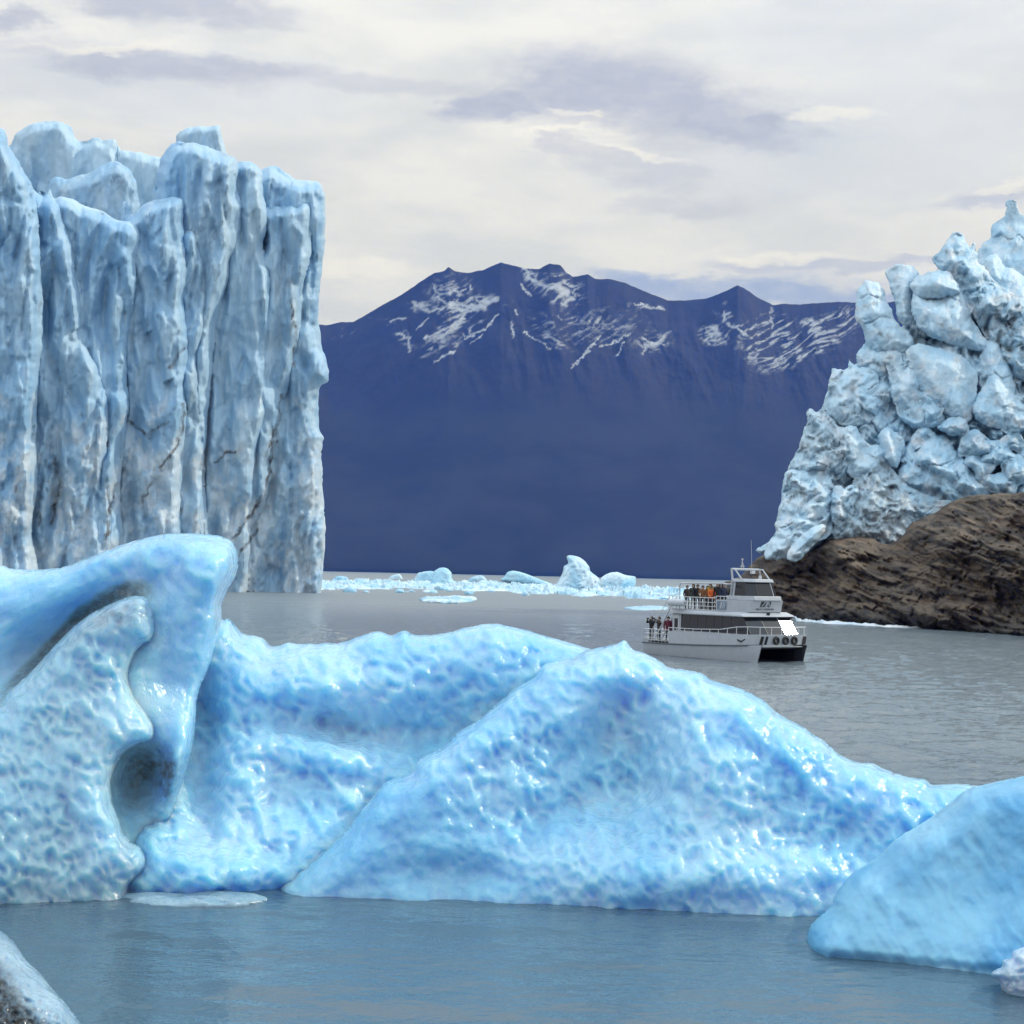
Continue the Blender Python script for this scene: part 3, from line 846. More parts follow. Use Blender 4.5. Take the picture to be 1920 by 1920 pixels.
gl = empty('glacier', (-70.0, 345.0, 0.0))
tag(gl, 'tall sheer glacier wall of fluted blue ice columns rising on the left', 'glacier')
def fluted(amp, seed, lam=16.0):
    def f(X, Y, E):
        wob = 8 * pnoise(X / 50 + seed, Y / 120)
        a = fbm((X + wob) / lam + seed, Y / (lam * 7) + seed, seed, 4, 0.55)
        r = fbm((X + wob) / (lam * 1.6) - seed, Y / (lam * 9), seed + 4, 3, 0.5, ridged=True)
        f1, f2, h = worley((X + 5 * pnoise(X / 14, Y / 14, seed)) / 30 + seed, (Y + 5 * pnoise(X / 14, Y / 14, seed + 3)) / 75 + seed)
        low = sstep(640, 1000, Y)
        g = fbm(X / 9, Y / 15, seed + 1, 4, 0.6)
        cr = crystals((X + wob) / 34, (Y + 0.5 * X) / 110, seed)
        return amp * (0.6 * a + 2.0 * (cr - 0.3) + 0.5 * (r - 0.3) + 0.9 * (h - 0.5) * sstep(0, 0.25, f2 - f1) + (0.16 + 0.2 * low) * g + 0.5 * low * fbm(X / 26, Y / 70, seed + 9, 4, 0.6))
    return f
def wall_dirt(spots):
    def f(X, Y):
        n = fbm(X / 12, Y / 30, 2.2, 4)
        v = 0 * X
        for (cx, cy, rx, ry, rot, s) in spots:
            v = np.maximum(v, s * gauss(X + 10 * n, Y, cx, cy, rx, ry, rot))
        return v * np.clip(0.45 + 1.3 * n, 0, 2)
    return f
DUST_LINES = [[(437, 1008), (470, 965), (498, 920), (506, 870), (520, 800), (528, 740)], [(240, 788), (262, 808), (278, 818), (300, 800), (316, 790)], [(404, 868), (424, 850), (438, 846)], [(448, 1042), (482, 994)], [(545, 565), (556, 620), (550, 690)],
    [(345, 760), (335, 830), (300, 880)], [(100, 850), (112, 920), (96, 985)], [(78, 900), (70, 985)], [(320, 690), (345, 650)], [(218, 905), (205, 960), (200, 1010)], [(512, 800), (510, 860)], [(268, 940), (285, 905)]]
def dust_lines(X, Y):
    n1, n2 = 6 * pnoise(X / 16, Y / 16, 2.0) + 3 * pnoise(X / 6, Y / 6, 3.0), 6 * pnoise(X / 16, Y / 16, 8.0)
    x, y = X + n1, Y + n2
    v = np.zeros(X.shape)
    for L_ in DUST_LINES:
        for (ax, ay), (bx, by) in zip(L_[:-1], L_[1:]):
            ex, ey = bx - ax, by - ay
            t = np.clip(((x - ax) * ex + (y - ay) * ey) / (ex * ex + ey * ey), 0, 1)
            v = np.maximum(v, sstep(4.2, 0.8, np.hypot(x - ax - t * ex, y - ay - t * ey)))
    return v
def wall_snow(X, Y):
    n = fbm(X / 34, Y / 60, 6.2, 4, 0.6)
    return sstep(0.0, 0.5, n + 0.55 * sstep(560, 980, Y) - 0.25)
def pillar(name, poly, Y, R, Er, amp=1.6, seed=0.0, spots=(), lean=0.0, top=300, lam=16.0, mat=GL_WALL, edge=4.5, **kw):
    relief(name, poly, 3.0, lambda X, Yp: Y + lean * np.clip((1110 - Yp) / 800, 0, 1) + 0 * X, R=R, Er=Er * 0.55, Rb=14, Erb=90, disp=fluted(amp * 1.15, seed, lam), edge=edge, edgel=26, mat=mat, parent=gl,
           attrs={'dirt': (lambda wd: lambda X, Y: 0.62 * wd(X, Y) + 1.15 * dust_lines(X, Y) * np.clip(0.85 + 1.2 * fbm(X / 14, Y / 14, 5.5, 3), 0.1, 1.2))(wall_dirt(spots)), 'snowy': wall_snow}, seed=seed, smooth_poly=True, pw=1.3, **kw)
B = 1135
# tall blocks standing further back on the glacier
pillar('ice_block', [(12, 300), (22, 270), (30, 250), (60, 232), (95, 226), (130, 236), (143, 262), (165, 263), (168, 259), (185, 258), (190, 264), (207, 262), (217, 262), (222, 290), (228, 330), (225, 520), (10, 520)], 398, 5, 30, 1.2, 1.1, lean=4)
pillar('ice_block', [(215, 290), (228, 282), (250, 284), (266, 287), (300, 297), (330, 300), (330, 520), (210, 520)], 402, 4, 30, 1.0, 2.3)
pillar('ice_block', [(90, 350), (130, 335), (165, 325), (190, 310), (215, 303), (238, 313), (252, 332), (260, 370), (262, 520), (80, 520)], 388, 6, 40, 1.2, 3.7, spots=[(170, 355, 80, 10, 0.05, .45)])
pillar('ice_block', [(331, 262), (336, 250), (350, 242), (366, 237), (390, 237), (412, 235), (418, 262), (420, 300), (330, 300)], 384, 4, 18, 0.9, 4.4)
# columns of the front, from the far corner towards the left
pillar('ice_column', [(470, 330), (486, 320), (505, 312), (520, 312), (540, 325), (555, 336), (580, 338), (598, 342), (604, 350), (609, 375), (610, 430), (607, 480), (603, 510), (600, 545), (597, 595), (601, 625), (603, 648), (610, 668), (616, 692), (615, 713), (603, 722),
    (597, 742), (599, 800), (606, 822), (603, 832), (605, 900), (608, 945), (611, 985), (608, 1040), (605, 1080), (604, 1112), (604, B), (440, B), (450, 500)], 366, 9, 42, 2.3, 5.1, spots=[(520, 880, 9, 80, 0.35, .8), (548, 760, 8, 60, -.1, .6)])
pillar('ice_column', [(484, 395), (500, 388), (530, 386), (552, 382), (575, 380), (583, 392), (586, 430), (578, 500), (566, 545), (563, 620), (552, 690), (530, 760), (515, 830), (505, 920), (470, 1000), (440, 1060), (430, B), (400, B), (420, 700), (470, 520), (490, 460)], 358, 8, 34, 2.0, 6.3,
       spots=[(535, 535, 26, 30, 0.2, 1.1), (545, 600, 10, 70, 0.35, 1.0), (528, 700, 7, 60, 0.3, .8), (500, 860, 7, 90, 0.3, .9), (470, 960, 8, 60, 0.75, 1.0)])
pillar('ice_column', [(425, 320), (440, 303), (466, 303), (480, 309), (491, 325), (494, 370), (501, 400), (499, 435), (492, 460), (500, 490), (508, 530), (505, 590), (498, 660), (500, 760), (480, 860), (470, 1000), (460, B), (380, B), (390, 600)], 352, 7, 28, 1.9, 7.7)
pillar('ice_column', [(285, 420), (298, 310), (306, 290), (316, 276), (335, 266), (358, 268), (380, 272), (408, 282), (428, 290), (441, 298), (446, 320), (445, 360), (456, 388), (450, 440), (440, 478), (430, 520), (416, 570), (406, 620), (397, 700), (389, 800), (385, 900), (391, 975), (400, B), (270, B)], 346, 9, 38, 2.0, 8.2,
       spots=[(365, 262, 60, 7, 0.15, .9), (385, 880, 8, 40, 0, .7), (425, 290, 18, 6, .4, .8)])
pillar('ice_column', [(330, 470), (345, 432), (356, 430), (366, 436), (377, 470), (392, 515), (394, 550), (386, 600), (378, 650), (374, 720), (384, 800), (380, 900), (384, 1000), (386, B), (300, B), (320, 700)], 340, 6, 24, 2.1, 9.6, spots=[(355, 760, 10, 80, 0.25, .75), (330, 830, 9, 60, .2, .6)])
pillar('ice_column', [(225, 440), (250, 402), (265, 386), (290, 375), (318, 370), (338, 371), (344, 384), (343, 410), (350, 470), (350, 520), (344, 570), (352, 640), (350, 760), (344, 860), (338, 960), (345, B), (220, B)], 334, 8, 36, 1.9, 10.9,
       spots=[(300, 378, 34, 7, -0.3, .7), (290, 800, 60, 8, .15, 1.0), (262, 790, 40, 7, .5, .9), (270, 640, 26, 14, 0, .6), (300, 560, 16, 40, 0, .4), (255, 900, 8, 60, .1, .6)])
pillar('ice_column', [(85, 420), (104, 371), (130, 372), (158, 385), (190, 396), (205, 402), (220, 412), (245, 416), (258, 430), (263, 445), (257, 480), (256, 530), (250, 575), (242, 620), (238, 680), (241, 760), (233, 840), (226, 940), (228, B), (80, B)], 326, 8, 38, 2.0, 12.4,
       spots=[(205, 398, 18, 6, .2, .8), (235, 590, 16, 18, 0, .7), (222, 690, 8, 60, 0, .4), (200, 930, 10, 60, .2, .7)])
pillar('ice_column', [(40, 420), (72, 364), (86, 362), (98, 370), (112, 388), (124, 425), (136, 470), (142, 520), (150, 570), (158, 640), (180, 680), (196, 720), (205, 790), (198, 880), (206, B), (30, B)], 318, 7, 32, 2.1, 13.8, spots=[(100, 860, 14, 60, 0, .9), (95, 960, 14, 60, .3, .9), (78, 700, 10, 50, .4, .5)])
pillar('ice_column', [(-160, 250), (-60, 232), (-20, 240), (5, 241), (13, 256), (18, 275), (32, 298), (46, 322), (58, 343), (68, 380), (74, 440), (76, 500), (80, 570), (80, 640), (72, 720), (68, 800), (70, 900), (60, 1000), (64, B), (-160, B)], 308, 9, 40, 2.0, 15.2,
       spots=[(10, 310, 16, 6, 0, .8), (30, 920, 10, 70, .3, .7), (45, 1000, 10, 60, .5, .7)])

# ================================================================= right glacier: weathered blocks above the rock
gr = empty('glacier', (68.0, 240.0, 4.0))
tag(gr, 'crumbling glacier edge of rounded pale ice towers piled above the brown rock', 'glacier')
def gr_depth(py):
    return 238 + (1000 - py) * 0.055
def lumpy(amp, seed, cell=26.0):
    def f(X, Y, E):
        wx_ = X + 12 * pnoise(X / 26, Y / 26, seed); wy_ = Y + 12 * pnoise(X / 26, Y / 26, seed + 5)
        n1 = pnoise(wx_ / cell + seed, wy_ / cell, seed)
        n2 = pnoise(wx_ / cell * 2.1 - seed, wy_ / cell * 1.8, seed + 2)
        bil = np.abs(n1) * 1.9 + 0.9 * np.abs(n2)                      # rounded lumps, creased between
        f1, f2, h = worley(wx_ / (cell * 2.4) + seed, wy_ / (cell * 1.9) + seed)
        cr = crystals(wx_ / (cell * 1.5), wy_ / (cell * 1.5), seed) + 0.35 * crystals(wx_ / (cell * 0.55), wy_ / (cell * 0.6), seed + 3)
        crack = (1 - sstep(0, 0.05, f2 - f1)) * sstep(0.0, 0.3, pnoise(X / 40, Y / 40, seed + 7))
        return amp * (0.15 * bil - 0.8 + 2.6 * cr + 0.5 * (h - 0.5) * sstep(0, 0.12, f2 - f1) - 0.7 * crack + 0.45 * fbm(X / 13, Y / 13, seed, 4, 0.6) + 0.5 * fbm((X + 0.25 * Y) / 9, Y / 34, seed + 4, 3, 0.6))
    return f
def tower_snow(X, Y):
    return sstep(-0.1, 0.5, fbm(X / 30, Y / 30, 3.1, 4))
def slab(name, poly, fwd, R, Er, amp=0.7, seed=0.0, spots=(), cell=26.0, base_dirt=0.0, edge=2.6, Rb=None):
    cy_ = np.mean([p[1] for p in poly])
    d0 = gr_depth(cy_) - (fwd if fwd <= 0 else 3.5 + 0.5 * fwd)
    dr0 = wall_dirt(spots)
    lf = lumpy(1.0, seed, cell)
    dr = lambda X, Y: dr0(X, Y) + 0.2 * sstep(-0.4, -1.2, lf(X, Y, 0))        # darker tone following the low parts of the relief
    relief(name, poly, 2.0, lambda X, Yp: d0 + (cy_ - Yp) * 0.055, R=R * 1.0, Er=Er * 0.95, Rb=R * 1.2 if Rb is None else Rb, disp=lumpy(amp * 1.15, seed, cell), edge=edge * 2.6, edgel=18, mat=GL_TOWER, parent=gr,
           attrs={'dirt': lambda X, Y: dr(X, Y) + base_dirt * (0.75 + 0.9 * fbm(X / 16, Y / 12, seed, 4)), 'snowy': tower_snow}, seed=seed, pw=1.25)
mass = [(1435, 1040), (1441, 1016), (1455, 995), (1461, 975), (1465, 934), (1468, 905), (1478, 883), (1495, 845), (1508, 821), (1514, 791), (1520, 772), (1541, 767), (1552, 729), (1562, 700), (1590, 692), (1612, 678), (1622, 655),
        (1640, 640), (1690, 610), (1720, 590), (1760, 560), (1800, 540), (1850, 520), (1920, 560), (2100, 620), (2200, 1040), (1700, 1060)]
slab('ice_mass', mass, 0, 7, 50, 1.6, 1.3, [(1640, 950, 90, 70, 0.3, .8), (1720, 640, 40, 8, 0, .6), (1900, 640, 30, 60, .3, .7), (1650, 760, 60, 8, .2, .4)], 30, 0.10, Rb=14)
slab('ice_tower', [(1800, 620), (1826, 500), (1833, 472), (1845, 455), (1858, 442), (1860, 423), (1872, 414), (1884, 407), (1886, 395), (1885, 381), (1890, 374), (1897, 373), (1904, 379), (1909, 388), (1912, 398), (1925, 410), (1970, 440), (2030, 520), (2060, 700), (1800, 700)], -12, 5, 50, 0.9, 2.1, (), 60)
slab('ice_tower', [(1660, 512), (1670, 502), (1682, 496), (1703, 498), (1725, 512), (1722, 540), (1712, 575), (1712, 605), (1690, 610), (1680, 585), (1672, 550)], 3, 3, 26, 0.5, 3.2, [(1695, 588, 30, 3, 0, .7)], 45)
slab('ice_tower', [(1606, 553), (1617, 531), (1630, 527), (1644, 529), (1657, 545), (1663, 564), (1672, 580), (1680, 602), (1705, 625), (1712, 655), (1660, 668), (1630, 660), (1617, 618), (1604, 594)], 5, 3.6, 30, 0.6, 4.8, [(1630, 572, 22, 3, -.3, .9), (1665, 628, 40, 5, .15, .9)], 40)
slab('ice_tower', [(1747, 483), (1760, 473), (1768, 460), (1776, 450), (1785, 437), (1798, 435), (1808, 445), (1814, 458), (1820, 464), (1828, 453), (1833, 485), (1848, 503), (1862, 520), (1878, 545), (1885, 590), (1850, 610), (1810, 580), (1795, 530), (1760, 505)], 2, 3.6, 28, 0.8, 5.5,
     [(1795, 475, 30, 4, .2, .9), (1800, 512, 34, 4, .1, .8), (1830, 540, 40, 4, .1, .8), (1855, 560, 20, 25, 0, .5)], 28)
slab('ice_block', [(1846, 490), (1858, 477), (1870, 478), (1884, 500), (1900, 504), (1922, 522), (1960, 570), (1900, 585), (1850, 545)], -4, 3, 26, 0.5, 6.6, (), 40)
slab('ice_block', [(1815, 560), (1835, 535), (1858, 530), (1880, 545), (1920, 565), (1980, 610), (1980, 760), (1920, 715), (1890, 700), (1860, 660), (1840, 620)], 6, 4, 34, 1.1, 7.1, [(1890, 600, 60, 50, .6, .85), (1870, 650, 60, 5, .3, 1)], 24, 0.15)
slab('ice_block', [(1712, 545), (1740, 552), (1770, 554), (1800, 546), (1812, 570), (1825, 600), (1840, 628), (1853, 642), (1848, 656), (1810, 655), (1770, 642), (1730, 622), (1712, 590)], 8, 3.8, 34, 0.6, 8.4, [(1815, 600, 22, 30, .4, .7), (1780, 652, 80, 4, .15, 1), (1770, 600, 14, 12, 0, .4)], 44)
slab('ice_block', [(1706, 534), (1713, 524), (1726, 514), (1749, 507), (1779, 512), (1795, 532), (1801, 547), (1785, 556), (1760, 560), (1730, 559), (1715, 551)], 9.5, 3.4, 26, 0.3, 9.9, [(1760, 560, 50, 2.5, -.05, 1.1)], 60)
slab('ice_block', [(1698, 662), (1720, 645), (1760, 652), (1800, 665), (1825, 688), (1835, 702), (1824, 780), (1800, 790), (1760, 765), (1720, 725)], 10, 3, 30, 0.3, 27.3, (), 70)
slab('ice_block', [(1840, 655), (1856, 640), (1872, 642), (1890, 680), (1905, 722), (1900, 745), (1860, 740), (1836, 720)], 8, 3.2, 28, 0.5, 11.6, (), 40)
slab('ice_block', [(1822, 772), (1835, 740), (1848, 715), (1862, 697), (1872, 697), (1890, 722), (1905, 742), (1925, 768), (1920, 795), (1880, 806), (1840, 795)], 11, 3.4, 32, 0.5, 12.2, (), 40)
slab('ice_block', [(1605, 672), (1614, 651), (1630, 642), (1650, 650), (1680, 655), (1694, 682), (1665, 704), (1625, 706)], 5, 2.8, 26, 0.5, 13.1, [(1650, 680, 30, 12, 0, .4)])
slab('ice_block', [(1545, 772), (1552, 729), (1558, 702), (1565, 691), (1576, 692), (1587, 689), (1591, 672), (1600, 680), (1612, 686), (1640, 690), (1652, 735), (1642, 785), (1590, 800)], 7, 3.2, 30, 0.7, 14.5, [(1620, 697, 30, 3, -.2, .8)], 22)
slab('ice_block', [(1658, 665), (1672, 655), (1688, 660), (1700, 692), (1718, 725), (1720, 740), (1694, 745), (1672, 722)], 8, 2.6, 24, 0.4, 15.4)
slab('ice_block', [(1672, 738), (1680, 712), (1692, 698), (1705, 688), (1725, 705), (1737, 732), (1762, 762), (1768, 792), (1732, 806), (1690, 786)], 9, 3, 28, 0.6, 16.8, [(1715, 752, 18, 10, 0, .6)])
slab('ice_block', [(1484, 880), (1495, 845), (1512, 795), (1514, 775), (1520, 766), (1530, 770), (1541, 767), (1560, 785), (1578, 800), (1604, 805), (1622, 830), (1600, 884), (1540, 904)], 9, 3.4, 30, 0.9, 17.7, [(1560, 840, 60, 40, .3, .45)], 17, 0.12)
slab('ice_block', [(1572, 815), (1582, 800), (1596, 796), (1612, 812), (1628, 832), (1652, 834), (1668, 852), (1640, 895), (1598, 895), (1578, 855)], 11, 3, 26, 0.5, 18.3, (), 24)
slab('ice_block', [(1648, 820), (1656, 806), (1668, 802), (1680, 812), (1694, 822), (1692, 846), (1682, 876), (1658, 866)], 12, 2.4, 20, 0.4, 19.2)
slab('ice_block', [(1680, 900), (1692, 868), (1702, 838), (1710, 816), (1724, 801), (1740, 800), (1752, 812), (1775, 820), (1795, 846), (1822, 862), (1836, 890), (1870, 915), (1820, 940), (1760, 938), (1710, 925)], 9, 4.0, 60, 0.75, 23.5, [(1770, 925, 70, 18, .2, .8)], 26)
for i, (cx, cy, rx, ry) in enumerate([(1830, 835, 36, 26), (1872, 852, 34, 24), (1912, 880, 40, 28), (1840, 872, 30, 22), (1880, 905, 44, 22), (1790, 800, 30, 18), (1900, 830, 30, 22), (1955, 850, 40, 40), (1905, 790, 34, 26), (1745, 775, 22, 18)]):
    a = np.linspace(0, 2 * np.pi, 9)[:-1] + 0.3 * i
    k = 1 + 0.22 * np.sin(3 * a + i) + 0.1 * np.cos(5 * a - i)
    slab('ice_block', list(zip(cx + rx * k * np.cos(a), cy + ry * k * np.sin(a))), 12, 2.4, 24, 0.6, 21.0 + 1.37 * i, [(cx, cy + ry * 0.7, rx, 5, .1, .6)], 22, 0.15)
slab('ice_block', [(1455, 990), (1465, 934), (1468, 903), (1480, 882), (1530, 880), (1562, 902), (1568, 962), (1552, 1008), (1500, 1014)], 12, 3.6, 34, 0.8, 33.4, [(1520, 930, 40, 30, 0, .35)], 22)
slab('ice_block', [(1558, 936), (1562, 915), (1574, 912), (1584, 917), (1594, 909), (1606, 910), (1614, 920), (1606, 944), (1580, 982), (1562, 975)], 15, 2.4, 20, 0.6, 34.6, (), 16)
slab('ice_block', [(1565, 1010), (1570, 950), (1600, 900), (1625, 856), (1650, 850), (1680, 885), (1722, 922), (1790, 940), (1825, 934), (1770, 962), (1715, 992), (1690, 1036), (1620, 1030)], 12, 3.5, 50, 0.55, 35.1, (), 15, 0.62)
slab('ice_block', [(1435, 1041), (1440, 1018), (1456, 1000), (1470, 983), (1508, 978), (1532, 1004), (1486, 1042), (1445, 1050)], 15, 2.6, 24, 0.5, 36.3, (), 20)
slab('ice_block', [(1475, 1040), (1482, 1026), (1500, 1006), (1522, 988), (1545, 985), (1540, 1008), (1514, 1034), (1494, 1052), (1480, 1051)], 24, 2.2, 20, 0.3, 37.2, (), 40)

# ================================================================= rock
rm = NT('weathered_rock')
rp = rm.pos((1, 1, 1.0), (0, 0.45, 0))
r1 = rm.noise(rm.pos2((0.5, 0.5, 3.2), (0, -0.42, 0)), 0.35, 7, 0.62, 0.4)
r2 = rm.noise(rm.pos(), 0.12, 5, 0.6)
r3 = rm.noise(rm.pos(), 1.6, 6, 0.7)
cc = rm.mix(rm.rng(r1, 0.34, 0.66), (0.014, 0.011, 0.010), (0.145, 0.102, 0.064))
cc = rm.mix(rm.math('MULTIPLY', rm.rng(r2, 0.5, 0.68), rm.rng(r3, 0.4, 0.65)), cc, (0.13, 0.066, 0.034))
gz = rm.n('ShaderNodeSeparateXYZ'); rm.l(rm.pos(), gz.inputs[0])
cc = rm.mix(rm.rng(gz.outputs['Z'], 0.3, 2.6, 0.75, 0.0), cc, (0.02, 0.019, 0.018))      # wet, dark band at the waterline
rm.set(Base_Color=cc, Roughness=0.8, Normal=rm.bump(rm.math('ADD', r1, rm.math('MULTIPLY', r3, 0.4)), 0.8, 0.6))
rock = [(1330, 1110), (1385, 1082), (1413, 1053), (1438, 1037), (1476, 1024), (1500, 1034), (1535, 1016), (1562, 1004), (1590, 1001), (1630, 1007), (1662, 1020), (1692, 1004), (1702, 988), (1720, 974), (1752, 962), (1779, 944), (1820, 930),
        (1874, 925), (1920, 922), (2060, 890), (2250, 930), (2350, 1240), (1700, 1230), (1330, 1200)]
def rock_ym(X, Y):
    yw = 219 - 0.108 * (X - 1490)
    return yw + 3 + 20 * sstep(1180, 940, Y) + 4 * sstep(1100, 950, Y)
def rock_disp(X, Y, E):
    c, s = math.cos(0.42), math.sin(0.42)
    u, v = X * c + Y * s, -X * s + Y * c
    v = v + 10 * pnoise(X / 70, Y / 70, 1.0)
    strata = fbm(u / 120, v / 16, 3.0, 5, 0.6, ridged=True)
    f1, f2, h = worley(u / 52 + 0.3 * pnoise(X / 20, Y / 20), v / 20)
    g1, g2, k = worley(u / 22, v / 9 + 0.4 * pnoise(X / 15, Y / 15, 4))
    bulge = 7.0 * gauss(X, Y, 1800, 1010, 120, 50, 0.3) + 4 * gauss(X, Y, 1590, 1030, 70, 30) - 6.5 * gauss(X, Y, 1520, 1090, 50, 45, 0.3) - 4 * gauss(X, Y, 1680, 1060, 40, 60) - 4 * gauss(X, Y, 1890, 1130, 60, 40) + 3 * gauss(X, Y, 1700, 1150, 120, 20)
    return 1.3 * bulge + 3.4 * (crystals(u / 70, v / 30, 2) - 0.3) + 1.8 * (crystals(u / 28, v / 11, 5) - 0.3) + 2.3 * (strata - 0.3) + 1.6 * (h - 0.5) - 0.5 * (1 - sstep(0, .15, f2 - f1)) + 0.6 * (k - 0.5) + 1.8 * fbm(X / 60, Y / 40, 5, 4, 0.6) + 0.5 * fbm(X / 9, Y / 7, 8, 3, .6)
relief('rock_outcrop', rock, 2.2, rock_ym, R=9, Er=60, Rb=16, Erb=120, disp=rock_disp, edge=3.5, edgel=20, mat=rm.m, origin=(58, 205, 0), pw=1.6)
tag(bpy.data.objects['rock_outcrop'], 'low brown layered rock outcrop at the waterline under the crumbling ice', 'rock')

# pale line of crushed ice along the foot of the rock
SNOWICE = berg_ice('crushed_ice', (0.80, 0.82, 0.84), (0.55, 0.66, 0.76), sss=0.0, rough=(0.5, 0.7), scale=0.3, bump=0.6)
def heap_field(name, pts_px, wfun, hfun, mat, seed, n_along=240, n_across=14):
    """low uneven bank of brash ice following a waterline given as (px, py)"""
    t = np.linspace(0, 1, n_along)
    pp = np.asarray(pts_px, float)
    tt = np.linspace(0, 1, len(pp))
    px, py = np.interp(t, tt, pp[:, 0]), np.interp(t, tt, pp[:, 1])
    Y = ground_Y(px, py)
    x, y, z = P(px, py, Y)
    s = np.linspace(-1, 1, n_across)
    w = wfun(t)[:, None]
    Xg = x[:, None] + 0 * s[None]
    Yg = y[:, None] + s[None] * w
    n = fbm(Xg / 1.6, Yg / 1.6, seed, 4, 0.6)
    Zg = hfun(t)[:, None] * (1 - s[None] ** 2) * np.clip(0.6 + 1.3 * n, 0.05, 2.5) - 0.03
    idx = np.arange(Xg.size).reshape(Xg.shape)
    q = np.stack([idx[:-1, :-1].ravel(), idx[1:, :-1].ravel(), idx[1:, 1:].ravel(), idx[:-1, 1:].ravel()], 1)
    co = np.stack([Xg.ravel(), Yg.ravel(), Zg.ravel()], 1)
    return tag(mesh_np(name, co, q, None, mat, None, True, None, {'dirt': np.zeros(len(co))}), kind='stuff')
heap_field('shore_ice', [(1488, 1163), (1540, 1168), (1600, 1171), (1660, 1175), (1720, 1177), (1780, 1180), (1845, 1184), (1870, 1187)], lambda t: 2.2 - 1.2 * t, lambda t: 0.5 - 0.3 * t, SNOWICE, 3.0)

# ================================================================= floating ice field beyond the boat
FI = berg_ice('floating_ice', (0.62, 0.75, 0.83), (0.30, 0.55, 0.73), sss=0.0, rough=(0.35, 0.55), scale=0.12, bump=0.7, rad=0.2)
FB = berg_ice('floating_blue_ice', (0.45, 0.68, 0.80), (0.20, 0.48, 0.70), sss=0.0, rough=(0.35, 0.55), scale=0.12, bump=0.7, rad=0.2)
def zz(pts): return [(600 + a / 2.8235, 1020 + b / 2.8235) for a, b in pts]
def float_berg(name, pts, base, label, mat=FI, R=3.0, Er=14, seed=0.0, dirt=None, cat='iceberg', disp=1.0):
    pts = zz(pts)
    bx = float(np.mean([p[0] for p in pts])); by = 1020 + base / 2.8235
    Y = float(ground_Y(bx, by)) + R
    bot = by + 4
    pts = [(a, bot + 2 if b > by - 1.2 else b) for a, b in pts]
    x, y, z = P(bx, by, Y)
    f = lambda X, Yp, E: disp * (0.8 * fbm(X / 7 + seed, Yp / 7, seed, 4, 0.6) + 0.8 * fbm(X / 18, Yp / 14, seed, 3))
    o = relief(name, pts, 1.4, lambda X, Yp: Y + 0.12 * (by - Yp), R=R, Er=Er, Rb=R * 1.3, disp=f, edge=1.0, edgel=7, mat=mat, origin=(float(x), Y, 0), seed=seed, attrs={'dirt': dirt or (lambda X, Y: 0 * X)})
    return tag(o, label, cat)
float_berg('iceberg', [(1235, 245), (1262, 195), (1285, 150), (1290, 120), (1315, 100), (1305, 65), (1345, 62), (1390, 80), (1425, 120), (1432, 145), (1475, 180), (1482, 215), (1470, 245)], 245, 'tallest white iceberg in the floating ice field with a hooked tip', FI, 4.5, 16, 1.0, disp=1.6)
float_berg('iceberg', [(590, 226), (598, 160), (610, 140), (640, 125), (670, 128), (695, 150), (700, 185), (715, 220)], 224, 'rounded blue hump of ice on the left of the floating ice field', FB, 3.0, 12, 2.0)
float_berg('iceberg', [(970, 200), (978, 170), (1000, 145), (1050, 145), (1110, 165), (1170, 190), (1212, 206), (1200, 215)], 211, 'long tilted blue slab of ice lying left of the tallest white iceberg', FB, 3.0, 10, 3.0)
float_berg('iceberg', [(1490, 235), (1482, 190), (1520, 158), (1570, 148), (1620, 165), (1670, 175), (1668, 215), (1650, 240)], 238, 'pale flat topped iceberg just right of the tallest white iceberg', FI, 3.4, 12, 4.0)
float_berg('iceberg', [(1590, 245), (1600, 200), (1640, 188), (1672, 195), (1668, 225), (1655, 248)], 246, 'small blue ice block in front of the flat topped iceberg', FB, 2.0, 8, 5.0)
float_berg('iceberg', [(780, 198), (790, 185), (815, 172), (850, 165), (875, 180), (892, 202)], 200, 'small grey white ice hump between the blue hump and the tilted slab', FI, 2.0, 9, 6.0)
float_berg('iceberg', [(360, 184), (372, 172), (390, 164), (415, 158), (430, 168), (436, 184)], 184, 'small distant ice hump nearest the far shore on the left', FI, 2.0, 8, 7.0)
float_berg('iceberg', [(68, 194), (75, 182), (95, 170), (135, 172), (150, 184), (152, 196)], 195, 'small blue ice block closest to the tall glacier wall', FB, 2.0, 7, 8.0)
float_berg('iceberg', [(500, 205), (510, 165), (540, 148), (600, 145), (618, 180), (620, 210)], 208, 'low white shoulder of ice behind the rounded blue hump', FI, 2.4, 10, 9.0)
float_berg('iceberg', [(1175, 260), (1190, 225), (1210, 208), (1228, 225), (1240, 262)], 262, 'small pointed ice pyramid at the left foot of the tallest iceberg', FI, 1.6, 8, 10.0)
flat_floe('ice_floe', [(788, 1127), (800, 1124), (820, 1122.5), (850, 1122), (882, 1122.8), (893, 1127), (870, 1130), (838, 1131.5), (810, 1130)], 0.45, FI, 'low flat ice floe drifting alone in front of the floating ice field')
flat_floe('ice_floe', [(1172, 1141), (1190, 1138), (1215, 1137), (1245, 1138), (1250, 1143), (1215, 1144.5), (1190, 1144)], 0.16, FI, 'thin nearly awash ice floe left of the white tour boat')

